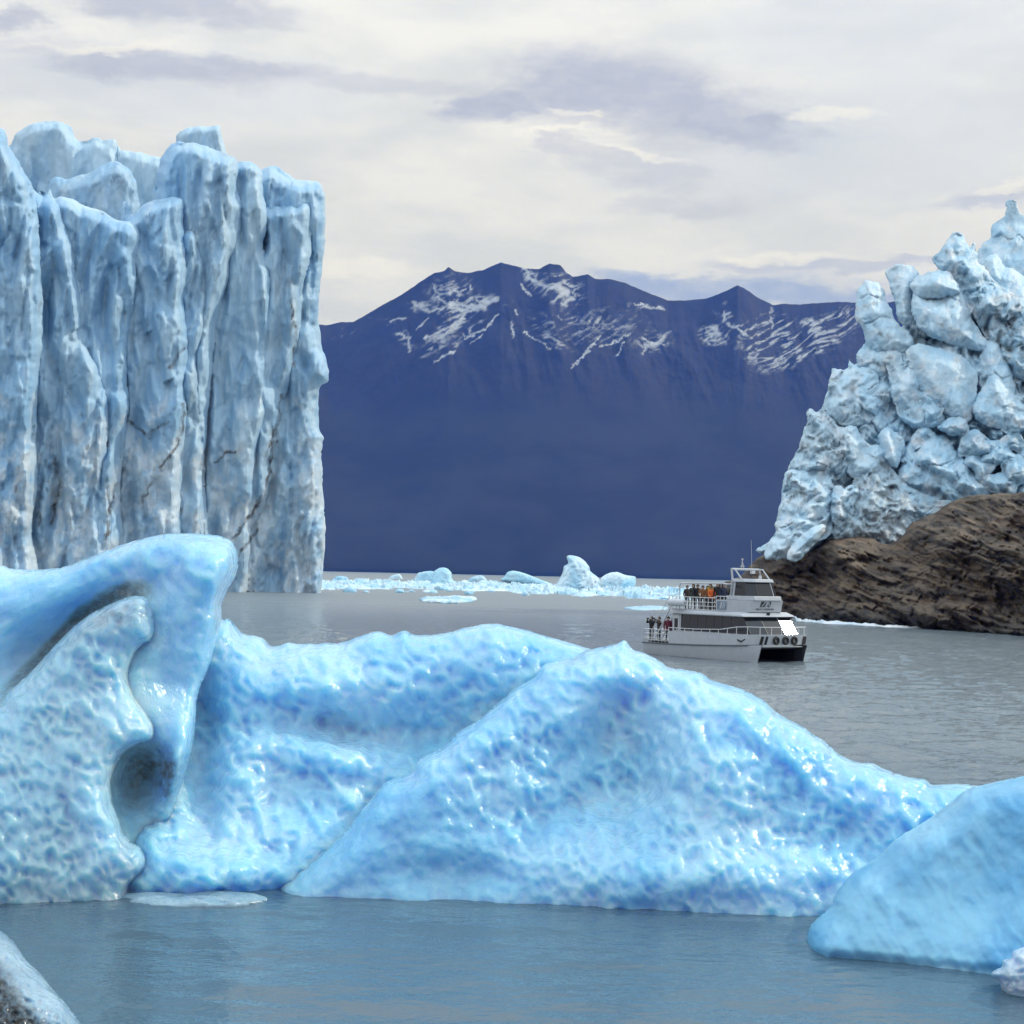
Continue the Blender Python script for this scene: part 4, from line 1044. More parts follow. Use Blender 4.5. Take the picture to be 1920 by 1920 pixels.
# brash ice between the bergs
def brash():
    nx, ny = 420, 110
    u = np.linspace(0, 1, nx); v = np.linspace(0, 1, ny)
    U, V_ = np.meshgrid(u, v)
    px = 585 + U * 760
    near = 40 - 5 * np.sin(U * 5) + 5 * fbm(U * 12, 0 * U, 4, 3)
    far = 19 + 4 * fbm(U * 9, 0 * U + 4, 8, 3)
    py = horizon(px) + far + (near - far) * V_
    Y = ground_Y(px, py)
    x, y, z = P(px, py, Y)
    n = fbm(x / 9, y / 14, 2.0, 5, 0.6)
    f1, f2, h = worley(x / 5 + 0.4 * n, y / 9)
    e = np.minimum(sstep(0, 0.12, V_), sstep(1, 0.8, V_)) * np.minimum(sstep(0, .01, U), sstep(1, 0.94, U))
    zz_ = e * (3.8 * (n - 0.05) + 2.4 * (h - 0.5) * sstep(0.02, 0.2, f2 - f1) + 0.9 * fbm(x / 3.2, y / 5, 7.0, 3, 0.6)) - 0.35 * (1 - e) - 0.06
    zz_ = np.where(zz_ > 2.0, 2.0 + 0.5 * (zz_ - 2.0), zz_)
    co = np.stack([x.ravel(), y.ravel(), zz_.ravel()], 1)
    idx = np.arange(U.size).reshape(U.shape)
    q = np.stack([idx[:-1, :-1].ravel(), idx[1:, :-1].ravel(), idx[1:, 1:].ravel(), idx[:-1, 1:].ravel()], 1)
    tag(mesh_np('brash_ice', co, q, None, FI, None, True, None, {'dirt': np.zeros(len(co))}), kind='stuff')
brash()

# loose chunks one can tell apart, strewn through the field
def chunk_mesh(seed):
    bm = bmesh.new()
    bmesh.ops.create_icosphere(bm, subdivisions=3, radius=1.0)
    co = np.array([v.co[:] for v in bm.verts])
    d = 1 + 0.45 * fbm(co[:, 0] * 1.1 + seed, co[:, 1] * 1.1, co[:, 2] * 1.1 + seed, 3) + 0.16 * fbm(co[:, 0] * 4, co[:, 1] * 4 + seed, co[:, 2] * 4, 3)
    for v, k in zip(bm.verts, d):
        v.co *= k
        if v.co.z < 0: v.co.z *= 0.4
    for f in bm.faces: f.smooth = True
    me = bpy.data.meshes.new('ice_chunk')
    bm.to_mesh(me); bm.free()
    a = me.attributes.new('dirt', 'FLOAT', 'POINT')
    return me
CM = []
for k in range(8):
    me = chunk_mesh(3.1 * k + 1)
    me.materials.append(FI if k % 3 else FB)
    CM.append(me)
r_ = random.Random(4)
n_ch = 0
while n_ch < 90:
    px = r_.uniform(612, 1262)
    d = r_.uniform(17, 42)
    py = float(horizon(px)) + d
    Y = float(ground_Y(px, py))
    wpx = r_.uniform(5, 17) * (0.6 + 0.02 * d)
    s = wpx * Y / F / 2
    hgt = s * r_.uniform(0.35, 0.8)
    x, y, z = P(px, py, Y)
    o = bpy.data.objects.new('ice_chunk', CM[n_ch % 8])
    o.location = (float(x), float(y), 0.0)
    o.scale = (s, s * r_.uniform(0.8, 1.3), hgt)
    o.rotation_euler = (0, 0, r_.uniform(0, 6.28))
    COL.objects.link(o)
    tag(o, 'small loose white or pale blue ice chunk strewn through the floating ice field', 'ice chunk', 'loose ice chunks in the floating ice field')
    n_ch += 1
# ================================================================= tour boat (local frame: x to the bow, y to port, z up from the waterline)
WHITE = plain('white_gelcoat', (0.47, 0.50, 0.545), 0.28)
WHITE2 = plain('white_paint', (0.56, 0.58, 0.61), 0.4)
BLACK = plain('black_rubber', (0.015, 0.015, 0.017), 0.7)
DARK = plain('shade_and_grille_black', (0.012, 0.013, 0.018), 0.5)  # near-black holds the shade between the hulls; also colours the horn grille
GREYP = plain('grey_sign_panel', (0.16, 0.22, 0.30), 0.5)
STEEL = plain('painted_rail', (0.70, 0.72, 0.74), 0.35)
gm = NT('tinted_glass')
gm.set(Base_Color=(0.012, 0.015, 0.022), Roughness=0.11, IOR=1.5)
GLASS = gm.m

class MB:
    def __init__(self): self.v, self.f = [], []
    def add(self, vs, fs):
        b = len(self.v)
        self.v += [tuple(map(float, p)) for p in vs]
        self.f += [tuple(b + i for i in f) for f in fs]
    def box(self, x0, x1, y0, y1, z0, z1):
        self.add([(x, y, z) for z in (z0, z1) for x, y in ((x0, y0), (x1, y0), (x1, y1), (x0, y1))],
                 [(3, 2, 1, 0), (4, 5, 6, 7), (0, 1, 5, 4), (1, 2, 6, 5), (2, 3, 7, 6), (3, 0, 4, 7)])
    def prism(self, low, top, z0=None, z1=None):
        """two matching closed outlines (counter-clockwise from above)"""
        n = len(low)
        L = [(*p[:2], z0) if z0 is not None else p for p in low]
        T = [(*p[:2], z1) if z1 is not None else p for p in top]
        self.add(L + T, [tuple(range(n))[::-1], tuple(range(n, 2 * n))] + [(i, (i + 1) % n, n + (i + 1) % n, n + i) for i in range(n)])
    def tube(self, pts, r, n=6):
        pts = [Vector(p) for p in pts]
        b = len(self.v)
        vs, fs = [], []
        for i, p in enumerate(pts):
            d = ((pts[i + 1] if i + 1 < len(pts) else p) - (pts[i - 1] if i else p)).normalized()
            a = d.cross(Vector((0, 0, 1)))
            if a.length < 1e-3: a = Vector((1, 0, 0))
            a.normalize(); c = d.cross(a)
            for k in range(n):
                t = 2 * math.pi * k / n
                vs.append(p + r * (math.cos(t) * a + math.sin(t) * c))
        for i in range(len(pts) - 1):
            for k in range(n):
                k2 = (k + 1) % n
                fs.append((i * n + k, i * n + k2, (i + 1) * n + k2, (i + 1) * n + k))
        fs.append(tuple(range(n))[::-1]); fs.append(tuple((len(pts) - 1) * n + k for k in range(n)))
        self.add(vs, fs)
    def build(self, name, mat, parent=None, smooth=False, bevel=0.0):
        me = bpy.data.meshes.new(name)
        me.from_pydata(self.v, [], self.f)
        bm = bmesh.new(); bm.from_mesh(me)
        bmesh.ops.recalc_face_normals(bm, faces=bm.faces[:])
        for f in bm.faces: f.smooth = smooth
        bm.to_mesh(me); bm.free()
        me.materials.append(mat)
        o = bpy.data.objects.new(name, me)
        COL.objects.link(o)
        if parent is not None: o.parent = parent
        if bevel:
            b = o.modifiers.new('bevel', 'BEVEL'); b.width = bevel; b.segments = 2; b.limit_method = 'ANGLE'; b.angle_limit = math.radians(40)
        return o

boat = empty('tour_boat', BOAT_LOC, HEAD)
tag(boat, 'white two deck catamaran tour boat carrying passengers past the glacier', 'boat')

# deck outline, starboard half from the stern to the bow centre
def sheer(x): return 0.80 + 0.30 * max(0, (x + 5.4) / 10.8) ** 2
HALF = [(-5.4, 2.72), (-3.0, 2.78), (0.0, 2.8), (2.5, 2.8), (4.0, 2.74), (4.7, 2.55), (5.15, 2.25), (5.4, 1.8), (5.55, 1.2), (5.62, 0.6), (5.64, 0.0)]
def outline(inset=0.0, x_from=-9):
    st = [(x - (inset if x > 4 else 0), -(y - inset)) for x, y in HALF if x >= x_from]
    return st
def mirror(st): return st + [(x, -y) for x, y in st[::-1][1:]]

# two slim hulls
mb, inn, boot = MB(), MB(), MB()
for s in (-1, 1):
    xs_ = np.array([-5.35, -3, 0, 2.5, 4.0, 4.8, 5.3, 5.55])
    yo = np.array([2.72, 2.78, 2.8, 2.8, 2.72, 2.55, 2.3, 2.05])
    yi = np.array([1.35, 1.35, 1.35, 1.4, 1.5, 1.65, 1.85, 2.0])
    kz = np.array([-0.5, -0.6, -0.65, -0.65, -0.6, -0.5, -0.25, 0.75])
    ring_o, ring_i = [], []
    for i, x in enumerate(xs_):
        zt = sheer(x)
        mid = 0.5 * (yo[i] + yi[i])
        wl_ = -0.06 * (x > 5) * (x - 5)
        zc = max(kz[i] + 0.35, 0.02) if i < 7 else 0.8
        # outer side: sheer -> chine -> keel ; inner side: keel -> chine -> wet deck
        ro = [(x, s * yo[i], zt), (x - 0.04, s * (yo[i] - 0.10 * (i < 7)), 0.5 * (zt + zc)), (x - 0.10, s * (yo[i] - 0.22 * (i < 7)), zc), (x - 0.16, s * mid, kz[i])]
        ri = [(x - 0.16, s * mid, kz[i]), (x - 0.10, s * (yi[i] + 0.1 * (i < 7)), zc), (x - 0.02, s * yi[i], zt)]
        ring_o.append(ro); ring_i.append(ri)
    for rings, tgt, k in ((ring_o, mb, 4), (ring_i, inn, 3)):
        vs = [p for r in rings for p in r]
        fs = [(i * k + j, i * k + j + 1, (i + 1) * k + j + 1, (i + 1) * k + j) for i in range(len(rings) - 1) for j in range(k - 1)]
        tgt.add(vs, fs)
    mb.add([ring_o[0][0], ring_o[0][1], ring_o[0][2], ring_o[0][3], ring_i[0][1], ring_i[0][2]], [(0, 1, 2, 3, 4, 5)])
mb.build('hull', WHITE, boat)
inn.box(-5.3, 4.9, -2.0, 2.0, 0.82, 0.95)
inn.box(-5.2, -5.0, -1.9, 1.9, 0.0, 0.9)
inn.build('tunnel', DARK, boat)
b_ = MB()
for s in (-1, 1):
    pts = [(x, s * (y + 0.03), sheer(x)) for x, y in HALF if y >= 1.7]
    b_.tube(pts, 0.05, 6)
b_.build('rubbing_strake', plain('grey_rubber', (0.10, 0.11, 0.13), 0.6), boat)

bs = MB()
for sd in (-1, 1):
    vs = []
    for i, x in enumerate(xs_[:7]):
        yy = sd * (yo[i] - 0.185)
        vs += [(x - 0.05, yy, -0.02), (x - 0.05, sd * (yo[i] - 0.145), 0.11)]
    bs.add([(x + 0.02 * (x > 5), y * 1.004 + 0.012 * sd, z) for x, y, z in vs], [(2 * i, 2 * i + 1, 2 * i + 3, 2 * i + 2) for i in range(6)])
# deck, bulwark
d = MB(); o_ = mirror(outline(0.03))
d.prism([(x, y) for x, y in o_], [(x, y) for x, y in o_], 0.96, 1.02)
d.build('deck', plain('grey_deck', (0.35, 0.37, 0.39), 0.6), boat)
aft = MB(); aft.box(-5.3, -2.6, -2.66, 2.66, 0.78, 0.84); aft.build('aft_deck', plain('grey_deck_aft', (0.33, 0.35, 0.37), 0.6), boat)
bw = MB()
def bul_top(x): return 1.70 + 0.04 * sstep(-2.6, 5.6, x)
run = [(x, -y) for x, y in HALF if x >= -2.9]
run = [(-2.6, -2.79)] + [p for p in run if p[0] > -2.6]
run = mirror(run)
n = len(run)
vs = []
for (x, y) in run:
    fx = 0.10 * sstep(3.5, 5.4, x)
    vs += [(x, y, sheer(x) + 0.02), (x + fx, y * (1 + 0.012), float(bul_top(x))), (x + fx - 0.05 * (x > 4.5), y * 0.985, float(bul_top(x))), (x - 0.06 * (x > 4.5), y * 0.97, sheer(x) + 0.02)]
fs = []
for i in range(n - 1):
    for k in range(4):
        fs.append((i * 4 + k, i * 4 + (k + 1) % 4, (i + 1) * 4 + (k + 1) % 4, (i + 1) * 4 + k))
fs += [(0, 1, 2, 3), tuple((n - 1) * 4 + k for k in (3, 2, 1, 0))]
bw.add(vs, fs)
bwo = bw.build('bulwark', WHITE, boat)
# black marks on the bow
runA = np.array(run)
def front_x(y):
    m = runA[:, 0] > 3.0
    return float(np.interp(y, runA[m][:, 1], runA[m][:, 0]))
MARKS = []
def mark(y0, y1, z0, z1, sl=0.0):
    mk = MB(); MARKS.append(mk)
    ys_ = np.linspace(y0, y1, 4)
    for a, b in zip(ys_[:-1], ys_[1:]):
        q = []
        for (yy, zz_) in ((a, z0), (b, z0), (b, z1), (a, z1)):
            y2 = yy + sl * (zz_ - z0)
            fx = 0.10 * (zz_ - 1.1) / 0.6
            q.append((front_x(y2) + fx + 0.03, y2 * 1.01 , zz_))
        back = [(x - 0.025, y, z) for x, y, z in q]
        mk.add(q + back, [(0, 1, 2, 3), (7, 6, 5, 4), (0, 4, 5, 1), (1, 5, 6, 2), (2, 6, 7, 3), (3, 7, 4, 0)])
mark(-2.02, -1.86, 1.13, 1.66, 0.12); mark(-1.72, -1.56, 1.13, 1.66, 0.12)
mark(1.62, 1.78, 1.13, 1.66, 0.10); mark(1.90, 2.06, 1.13, 1.66, 0.10); mark(2.16, 2.38, 1.13, 1.60, -0.15)
def side_tick(x0, z0, x1, z1, w):
    q = [(x0, z0), (x1, z1), (x1 + 0.05, z1 + w), (x0 + 0.02, z0 + w)]
    vs = [(x, -float(np.interp(x, [3, 4, 4.7, 5.15], [2.80, 2.74, 2.55, 2.25])) * 1.018 - 0.02, z) for x, z in q]
    vs += [(x, y + 0.03, z) for x, y, z in vs]
    mk.add(vs, [(0, 1, 2, 3), (7, 6, 5, 4), (0, 4, 5, 1), (1, 5, 6, 2), (2, 6, 7, 3), (3, 7, 4, 0)])
mk = MB()
side_tick(4.05, 1.36, 4.35, 1.24, 0.08); side_tick(4.33, 1.24, 4.85, 1.60, 0.10)
MARKS.append(mk)
for mk in MARKS: mk.build('bow_marking', BLACK, boat)

# main cabin: lower wall, raked window band, roof
XF, XR = 4.78, 0.79
def cab(xf, hw, back=-2.9):
    return [(back, -hw), (xf - 0.15 - 0.9, -hw), (xf - 0.15, -hw + 0.06), (xf, -0.78), (xf, 0.78), (xf - 0.15, hw - 0.06), (xf - 0.15 - 0.9, hw), (back, hw)]
c1 = MB(); c1.prism(cab(XF, 2.2), cab(XF, 2.2), 1.0, 1.75); c1.prism(cab(XF - XR, 2.12), cab(XF - XR, 2.12), 2.84, 2.90)
# corner posts and aft wall of the cabin
c1.box(-2.9, -2.05, -2.2, -2.08, 1.75, 2.84); c1.box(-2.9, -2.05, 2.08, 2.2, 1.75, 2.84); c1.box(-2.9, -2.8, -2.08, 2.08, 1.0, 2.84)
c1.build('cabin', WHITE, boat)
g1 = MB()
lo, hi = cab(XF, 2.2), cab(XF - XR, 2.12)
lo[0] = (-2.04, -2.2); lo[-1] = (-2.04, 2.2); hi[0] = (-2.04, -2.12); hi[-1] = (-2.04, 2.12)
zl, zh = 1.752, 2.838
frames = MB()
for i in range(len(lo) - 1):
    A, B_, C_, D_ = (*lo[i], zl), (*lo[i + 1], zl), (*hi[i + 1], zh), (*hi[i], zh)
    g1.add([A, B_, C_, D_], [(0, 1, 2, 3)])
g1.add([(*lo[0], zl), (*hi[0], zh), (*hi[-1], zh), (*lo[-1], zl)], [(0, 1, 2, 3)])
g1.build('window_band', GLASS, boat)
DMUL = plain('dark_mullion', (0.03, 0.032, 0.04), 0.4)
for i in (2, 5, 3, 4):
    fm = MB()
    a, b = Vector((*lo[i], zl)), Vector((*hi[i], zh))
    fm.tube([a, b], 0.028, 6)
    fm.build('window_frame', WHITE2 if i == 4 else DMUL, boat)
for x in np.arange(-1.2, 3.0, 0.8):
    sm_ = MB()
    sm_.tube([(x, -2.2, zl + 0.01), (x - 0.02, -2.12, zh - 0.01)], 0.022, 5)
    sm_.build('window_mullion', DMUL, boat)
rf = MB()
rf.prism(cab(XF - XR + 0.28, 2.42, -3.0), cab(XF - XR + 0.12, 2.40, -3.0), 2.885, 2.97)
rf.prism(cab(XF - XR + 0.12, 2.40, -3.0), cab(XF - XR - 0.35, 2.2, -3.0), 2.972, 3.16)
rf.build('cabin_roof', WHITE, boat, bevel=0.02)
# side door with its small window
dr = MB(); dr.box(-2.78, -2.2, -2.225, -2.19, 1.05, 2.8); dro = dr.build('door', WHITE2, boat)
dw = MB(); dw.box(-2.66, -2.32, -2.245, -2.222, 1.75, 2.55); dw.build('door_window', GLASS, dro)

# upper deck bulwark with faceted front
ub_lo = [(1.45, -2.2), (2.45, -2.2), (3.72, -1.42), (3.80, 0), (3.72, 1.42), (2.45, 2.2), (1.45, 2.2)]
ub_hi = [(1.35, -2.22), (2.50, -2.22), (3.84, -1.46), (3.92, 0), (3.84, 1.46), (2.50, 2.22), (1.35, 2.22)]
ub = MB()
ub.prism(ub_lo, ub_hi, 3.165, 3.92)
ub.build('upper_bulwark', WHITE, boat)
br = MB()
br.prism([(1.7, -1.62), (3.0, -1.62), (3.96, -1.2), (4.0, 1.2), (3.0, 1.62), (1.7, 1.62)], [(1.7, -1.62), (3.0, -1.62), (3.88, -1.2), (3.92, 1.2), (3.0, 1.62), (1.7, 1.62)], 3.923, 4.2)
br.build('bridge_base', WHITE, boat, bevel=0.03)
pn = MB()
pn.prism([(-0.05, 0), (0.05, 0), (0.05, 0.1), (-0.05, 0.1)], [(-0.05, 0), (0.05, 0), (0.05, 0.1), (-0.05, 0.1)], 0, 0.1)
# low wall further aft on the upper deck
lw = MB()
lw.prism([(-2.95, -2.24), (1.44, -2.24), (1.44, -2.18), (-2.95, -2.18)], [(-2.95, -2.24), (1.44, -2.24), (1.44, -2.18), (-2.95, -2.18)], 3.0, 3.22)
lw.prism([(-2.95, 2.18), (1.44, 2.18), (1.44, 2.24), (-2.95, 2.24)], [(-2.95, 2.18), (1.44, 2.18), (1.44, 2.24), (-2.95, 2.24)], 3.0, 3.22)
lw.build('toe_rail', WHITE, boat)

# wheelhouse
wl0 = [(2.1, -1.34), (3.3, -1.34), (3.72, -0.7), (3.76, 0.7), (3.3, 1.34), (2.1, 1.34)]
wh0 = [(2.12, -1.22), (3.0, -1.22), (3.34, -0.66), (3.38, 0.66), (3.0, 1.22), (2.12, 1.22)]
wg = MB(); wg.prism(wl0, wh0, 4.202, 5.10); wg.build('wheelhouse_window', GLASS, boat)
for i in (0, 1, 2, 3, 4, 5):
    wf_ = MB()
    wf_.tube([(*wl0[i], 4.2), (*wh0[i], 5.12)], 0.085 if i in (0, 5) else 0.03, 6)
    wf_.build('wheelhouse_frame', WHITE if i in (0, 5, 3) else DMUL, boat)
wr = MB(); wr.prism([(1.95, -1.36), (3.1, -1.36), (3.5, -0.76), (3.54, 0.76), (3.1, 1.36), (1.95, 1.36)], [(1.98, -1.3), (3.0, -1.3), (3.4, -0.7), (3.44, 0.7), (3.0, 1.3), (1.98, 1.3)], 5.10, 5.32)
wr.build('wheelhouse_roof', WHITE, boat, bevel=0.04)
ar = MB()
for y in (-1.3, 1.3):
    ar.tube([(1.75, y, 3.95), (1.95, y, 5.2), (1.78, y * 0.97, 5.94)], 0.085, 8)
ar.tube([(1.78, -1.26, 5.94), (1.78, 1.26, 5.94)], 0.075, 8)
for y in (-1.26, 1.26):
    ar.tube([(1.78, y, 5.94), (2.1, y, 5.94), (2.75, y, 5.3)], 0.05, 8)
ar.build('radar_arch', WHITE, boat)
an = MB()
an.tube([(1.78, -0.35, 5.98), (1.78, -0.3, 6.6)], 0.03, 6); an.tube([(1.78, -0.15, 5.98), (1.78, -0.28, 6.4)], 0.03, 6); an.tube([(1.78, -0.5, 6.15), (1.78, -0.1, 6.15)], 0.025, 6)
an.box(1.72, 1.84, -0.34, -0.26, 6.55, 6.66)
an.build('mast_bracket', WHITE, boat)
wa = MB(); wa.tube([(1.8, 0.55, 5.95), (1.77, 0.53, 7.0), (1.74, 0.49, 7.9)], 0.014, 5); wa.build('whip_antenna', plain('pale_fibreglass', (0.45, 0.48, 0.55), 0.5), boat)
sl_ = MB(); sl_.tube([(2.6, 0.55, 5.3), (2.6, 0.55, 5.56)], 0.10, 8); sl_.build('search_light', WHITE2, boat)
sl_ = MB(); sl_.box(1.70, 1.88, 0.5, 0.8, 5.66, 5.88); sl_.build('horn', WHITE2, boat)

# railings
def rail(name, pts, z0, z1, posts, r=0.022, mids=(), zfun=None):
    m = MB()
    zf = zfun or (lambda p: 0.0)
    m.tube([(x, y, z1 + zf((x, y))) for x, y in pts], r * 1.15, 6)
    for f in mids:
        m.tube([(x, y, z0 + (z1 - z0) * f + zf((x, y))) for x, y in pts], r * 0.8, 5)
    P_ = np.array(pts); seg = np.hypot(*np.diff(P_, axis=0).T); L = np.concatenate([[0], np.cumsum(seg)])
    for t in np.linspace(0, L[-1], posts):
        x, y = np.interp(t, L, P_[:, 0]), np.interp(t, L, P_[:, 1])
        m.tube([(x, y, z0), (x, y, z1 + zf((x, y)))], r, 5)
    return m.build(name, STEEL, boat)
for s in (-1, 1):
    rail('aft_railing', [(-5.3, 2.62 * s), (-2.65, 2.7 * s)], 0.84, 1.74, 8, mids=(0.35, 0.68))
rail('aft_railing', [(-5.3, -2.62), (-5.3, 2.62)], 0.84, 1.74, 9, mids=(0.35, 0.68))
bowrun = [(x + (0.02 if x > 4.5 else 0), y * 1.0) for x, y in run if x > -2.7]
rail('bow_railing', bowrun, 1.70, 1.92, 26, zfun=lambda p: 0.33 * float(sstep(1.5, 4.6, p[0])))
for s in (-1, 1):
    rail('upper_railing', [(-2.95, 2.21 * s), (1.42, 2.21 * s)], 3.2, 4.02, 12, mids=(0.3, 0.62))
    rail('upper_railing', [(1.42, 2.21 * s), (2.5, 2.2 * s)], 3.9, 4.14, 4)
rail('upper_railing', [(-2.95, -2.21), (-2.95, 2.21)], 3.2, 4.02, 8, mids=(0.3, 0.62))
aw = MB()
for s in (-1, 1):
    aw.tube([(-2.3, 2.1 * s, 3.1), (-2.35, 2.1 * s, 4.78), (-2.25, 2.1 * s, 4.92), (1.9, 2.0 * s, 4.98)], 0.05, 8)
for x in (-2.25, -0.9, 0.5, 1.9):
    aw.tube([(x, -2.08, 4.95), (x, 2.08, 4.95)], 0.035, 6)
aw.build('awning_frame', WHITE, boat)
# life raft canister, stairs, sign
lr = MB()
for k, (x, r) in enumerate([(-2.95, 0.20), (-2.9, 0.25), (-2.2, 0.26), (-2.15, 0.26), (-1.45, 0.25), (-1.4, 0.20)]): pass
nn = 14
prof_ = [(-2.98, 0.05), (-2.95, 0.20), (-2.85, 0.25), (-2.2, 0.262), (-2.17, 0.275), (-2.13, 0.262), (-1.5, 0.25), (-1.4, 0.20), (-1.37, 0.05)]
lr.add([(x, -2.48 + r * math.cos(2 * math.pi * k / nn), 3.62 + r * math.sin(2 * math.pi * k / nn)) for x, r in prof_ for k in range(nn)],
       [(i * nn + k, i * nn + (k + 1) % nn, (i + 1) * nn + (k + 1) % nn, (i + 1) * nn + k) for i in range(len(prof_) - 1) for k in range(nn)])
lr.build('life_raft_canister', plain('raft_shell', (0.60, 0.63, 0.68), 0.45), boat, smooth=True)
st_ = MB()
for y in (-2.3, -1.65):
    st_.tube([(-4.75, y, 0.84), (-3.1, y, 3.1)], 0.05, 6); st_.tube([(-4.85, y, 1.75), (-3.15, y, 4.0)], 0.022, 6); st_.tube([(-4.75, y, 0.84), (-4.85, y, 1.75)], 0.022, 6); st_.tube([(-3.1, y, 3.1), (-3.15, y, 4.0)], 0.03, 6)
for k in range(10):
    t = (k + 0.5) / 10
    x, z = -4.75 + 1.65 * t, 0.84 + 2.26 * t
    st_.box(x - 0.12, x + 0.12, -2.28, -1.67, z - 0.02, z + 0.02)
st_.build('stairs', WHITE2, boat)
sg = MB(); sg.box(1.52, 2.38, -2.262, -2.222, 3.30, 3.82); sgo = sg.build('sign_panel', GREYP, boat)
ss = MB()
for x, w in ((1.78, 0.14), (2.02, 0.06), (2.16, 0.06)):
    q = [(x, -2.27, 3.34), (x + w, -2.27, 3.34), (x + w + 0.14, -2.27, 3.78), (x + 0.14, -2.27, 3.78)]
    q += [(a, -2.258, c) for a, b, c in q]
    ss.add(q, [(0, 1, 2, 3), (7, 6, 5, 4), (0, 4, 5, 1), (1, 5, 6, 2), (2, 6, 7, 3), (3, 7, 4, 0)])
ss.build('sign_stripe', WHITE, sgo)

# emblem and lettering on the front of the upper deck: wall leans out from x 3.80 (z 3.165) to 3.92 (z 3.92)
def wall_x(y, z):
    t = (z - 3.165) / (3.92 - 3.165)
    a = np.interp(abs(y), [0, 1.42], [3.80, 3.72]); b = np.interp(abs(y), [0, 1.46], [3.92, 3.84])
    return float(a + (b - a) * t)
def on_wall(mbx, poly, off, th=0.012):
    q = [(wall_x(y, z) + off, y, z) for y, z in poly]; k = len(q)
    r = [(x - th, y, z) for x, y, z in q]
    mbx.add(q + r, [tuple(range(k)), tuple(range(k, 2 * k))[::-1]] + [(i, k + i, k + (i + 1) % k, (i + 1) % k) for i in range(k)])
lg = MB(); on_wall(lg, [(-0.62, 3.50), (0.28, 3.50), (0.34, 3.86), (-0.54, 3.86)], 0.02)
lgo = lg.build('emblem', plain('charcoal_print', (0.035, 0.045, 0.05), 0.5), boat)
l2 = MB()
on_wall(l2, [(-0.52, 3.53), (-0.44, 3.53), (-0.13, 3.83), (-0.23, 3.83)], 0.034)
on_wall(l2, [(-0.24, 3.53), (-0.14, 3.53), (0.06, 3.76), (0.10, 3.83), (0.01, 3.83)], 0.034)
on_wall(l2, [(0.12, 3.83), (0.04, 3.83), (0.16, 3.53), (0.24, 3.53)], 0.036)
l2.build('emblem_stroke', WHITE, lgo)
cu = bpy.data.curves.new('lettering', 'FONT')
cu.body = 'HIELO Y AVENTURA'; cu.size = 0.165; cu.align_x = 'CENTER'; cu.align_y = 'CENTER'; cu.extrude = 0.006
tmp = bpy.data.objects.new('tmp', cu)
me = bpy.data.meshes.new_from_object(tmp)
bpy.data.objects.remove(tmp)
wtx = max(v.co.x for v in me.vertices) - min(v.co.x for v in me.vertices)
for v in me.vertices:
    y, z = v.co.x * 1.62 / wtx - 0.14, 3.345 + v.co.y
    v.co = (wall_x(y, z) + 0.014 + v.co.z, y, z)
me.materials.append(lgo.data.materials[0])
to = bpy.data.objects.new('lettering', me); COL.objects.link(to); to.parent = boat
hl = MB(); hl.tube([(4.02, -0.1, 3.08), (4.16, -0.1, 3.05)], 0.10, 12); hl.build('horn_grille', DARK, boat)

# tyre fenders hung on the bow
def tyre(y, label):
    bm = bmesh.new()
    R_, r2, n1, n2 = 0.20, 0.085, 20, 10
    vs = [[bm.verts.new((r2 * math.sin(2 * math.pi * j / n2) * 0.95, (R_ + r2 * math.cos(2 * math.pi * j / n2)) * math.cos(2 * math.pi * i / n1), (R_ + r2 * math.cos(2 * math.pi * j / n2)) * math.sin(2 * math.pi * i / n1))) for j in range(n2)] for i in range(n1)]
    for i in range(n1):
        for j in range(n2):
            f = bm.faces.new((vs[i][j], vs[i][(j + 1) % n2], vs[(i + 1) % n1][(j + 1) % n2], vs[(i + 1) % n1][j])); f.smooth = True
    bmesh.ops.recalc_face_normals(bm, faces=bm.faces[:])
    me = bpy.data.meshes.new('tyre_fender'); bm.to_mesh(me); bm.free()
    me.materials.append(BLACK)
    o = bpy.data.objects.new('tyre_fender', me); COL.objects.link(o)
    lp = Vector((front_x(y) + 0.14, y, 1.40))
    c, s = math.cos(HEAD), math.sin(HEAD)
    o.location = (BOAT_LOC[0] + lp.x * c - lp.y * s, BOAT_LOC[1] + lp.x * s + lp.y * c, lp.z)
    o.rotation_euler = (0, 0, HEAD)
    tag(o, label, 'fender', 'tyre fenders on the bow of the boat')
tyre(-0.93, 'black tyre fender on the boat bow, next to the two slanted stripes')
tyre(-0.14, 'black tyre fender on the boat bow, in the middle of the three')
tyre(0.65, 'black tyre fender on the boat bow, the rightmost of the three')

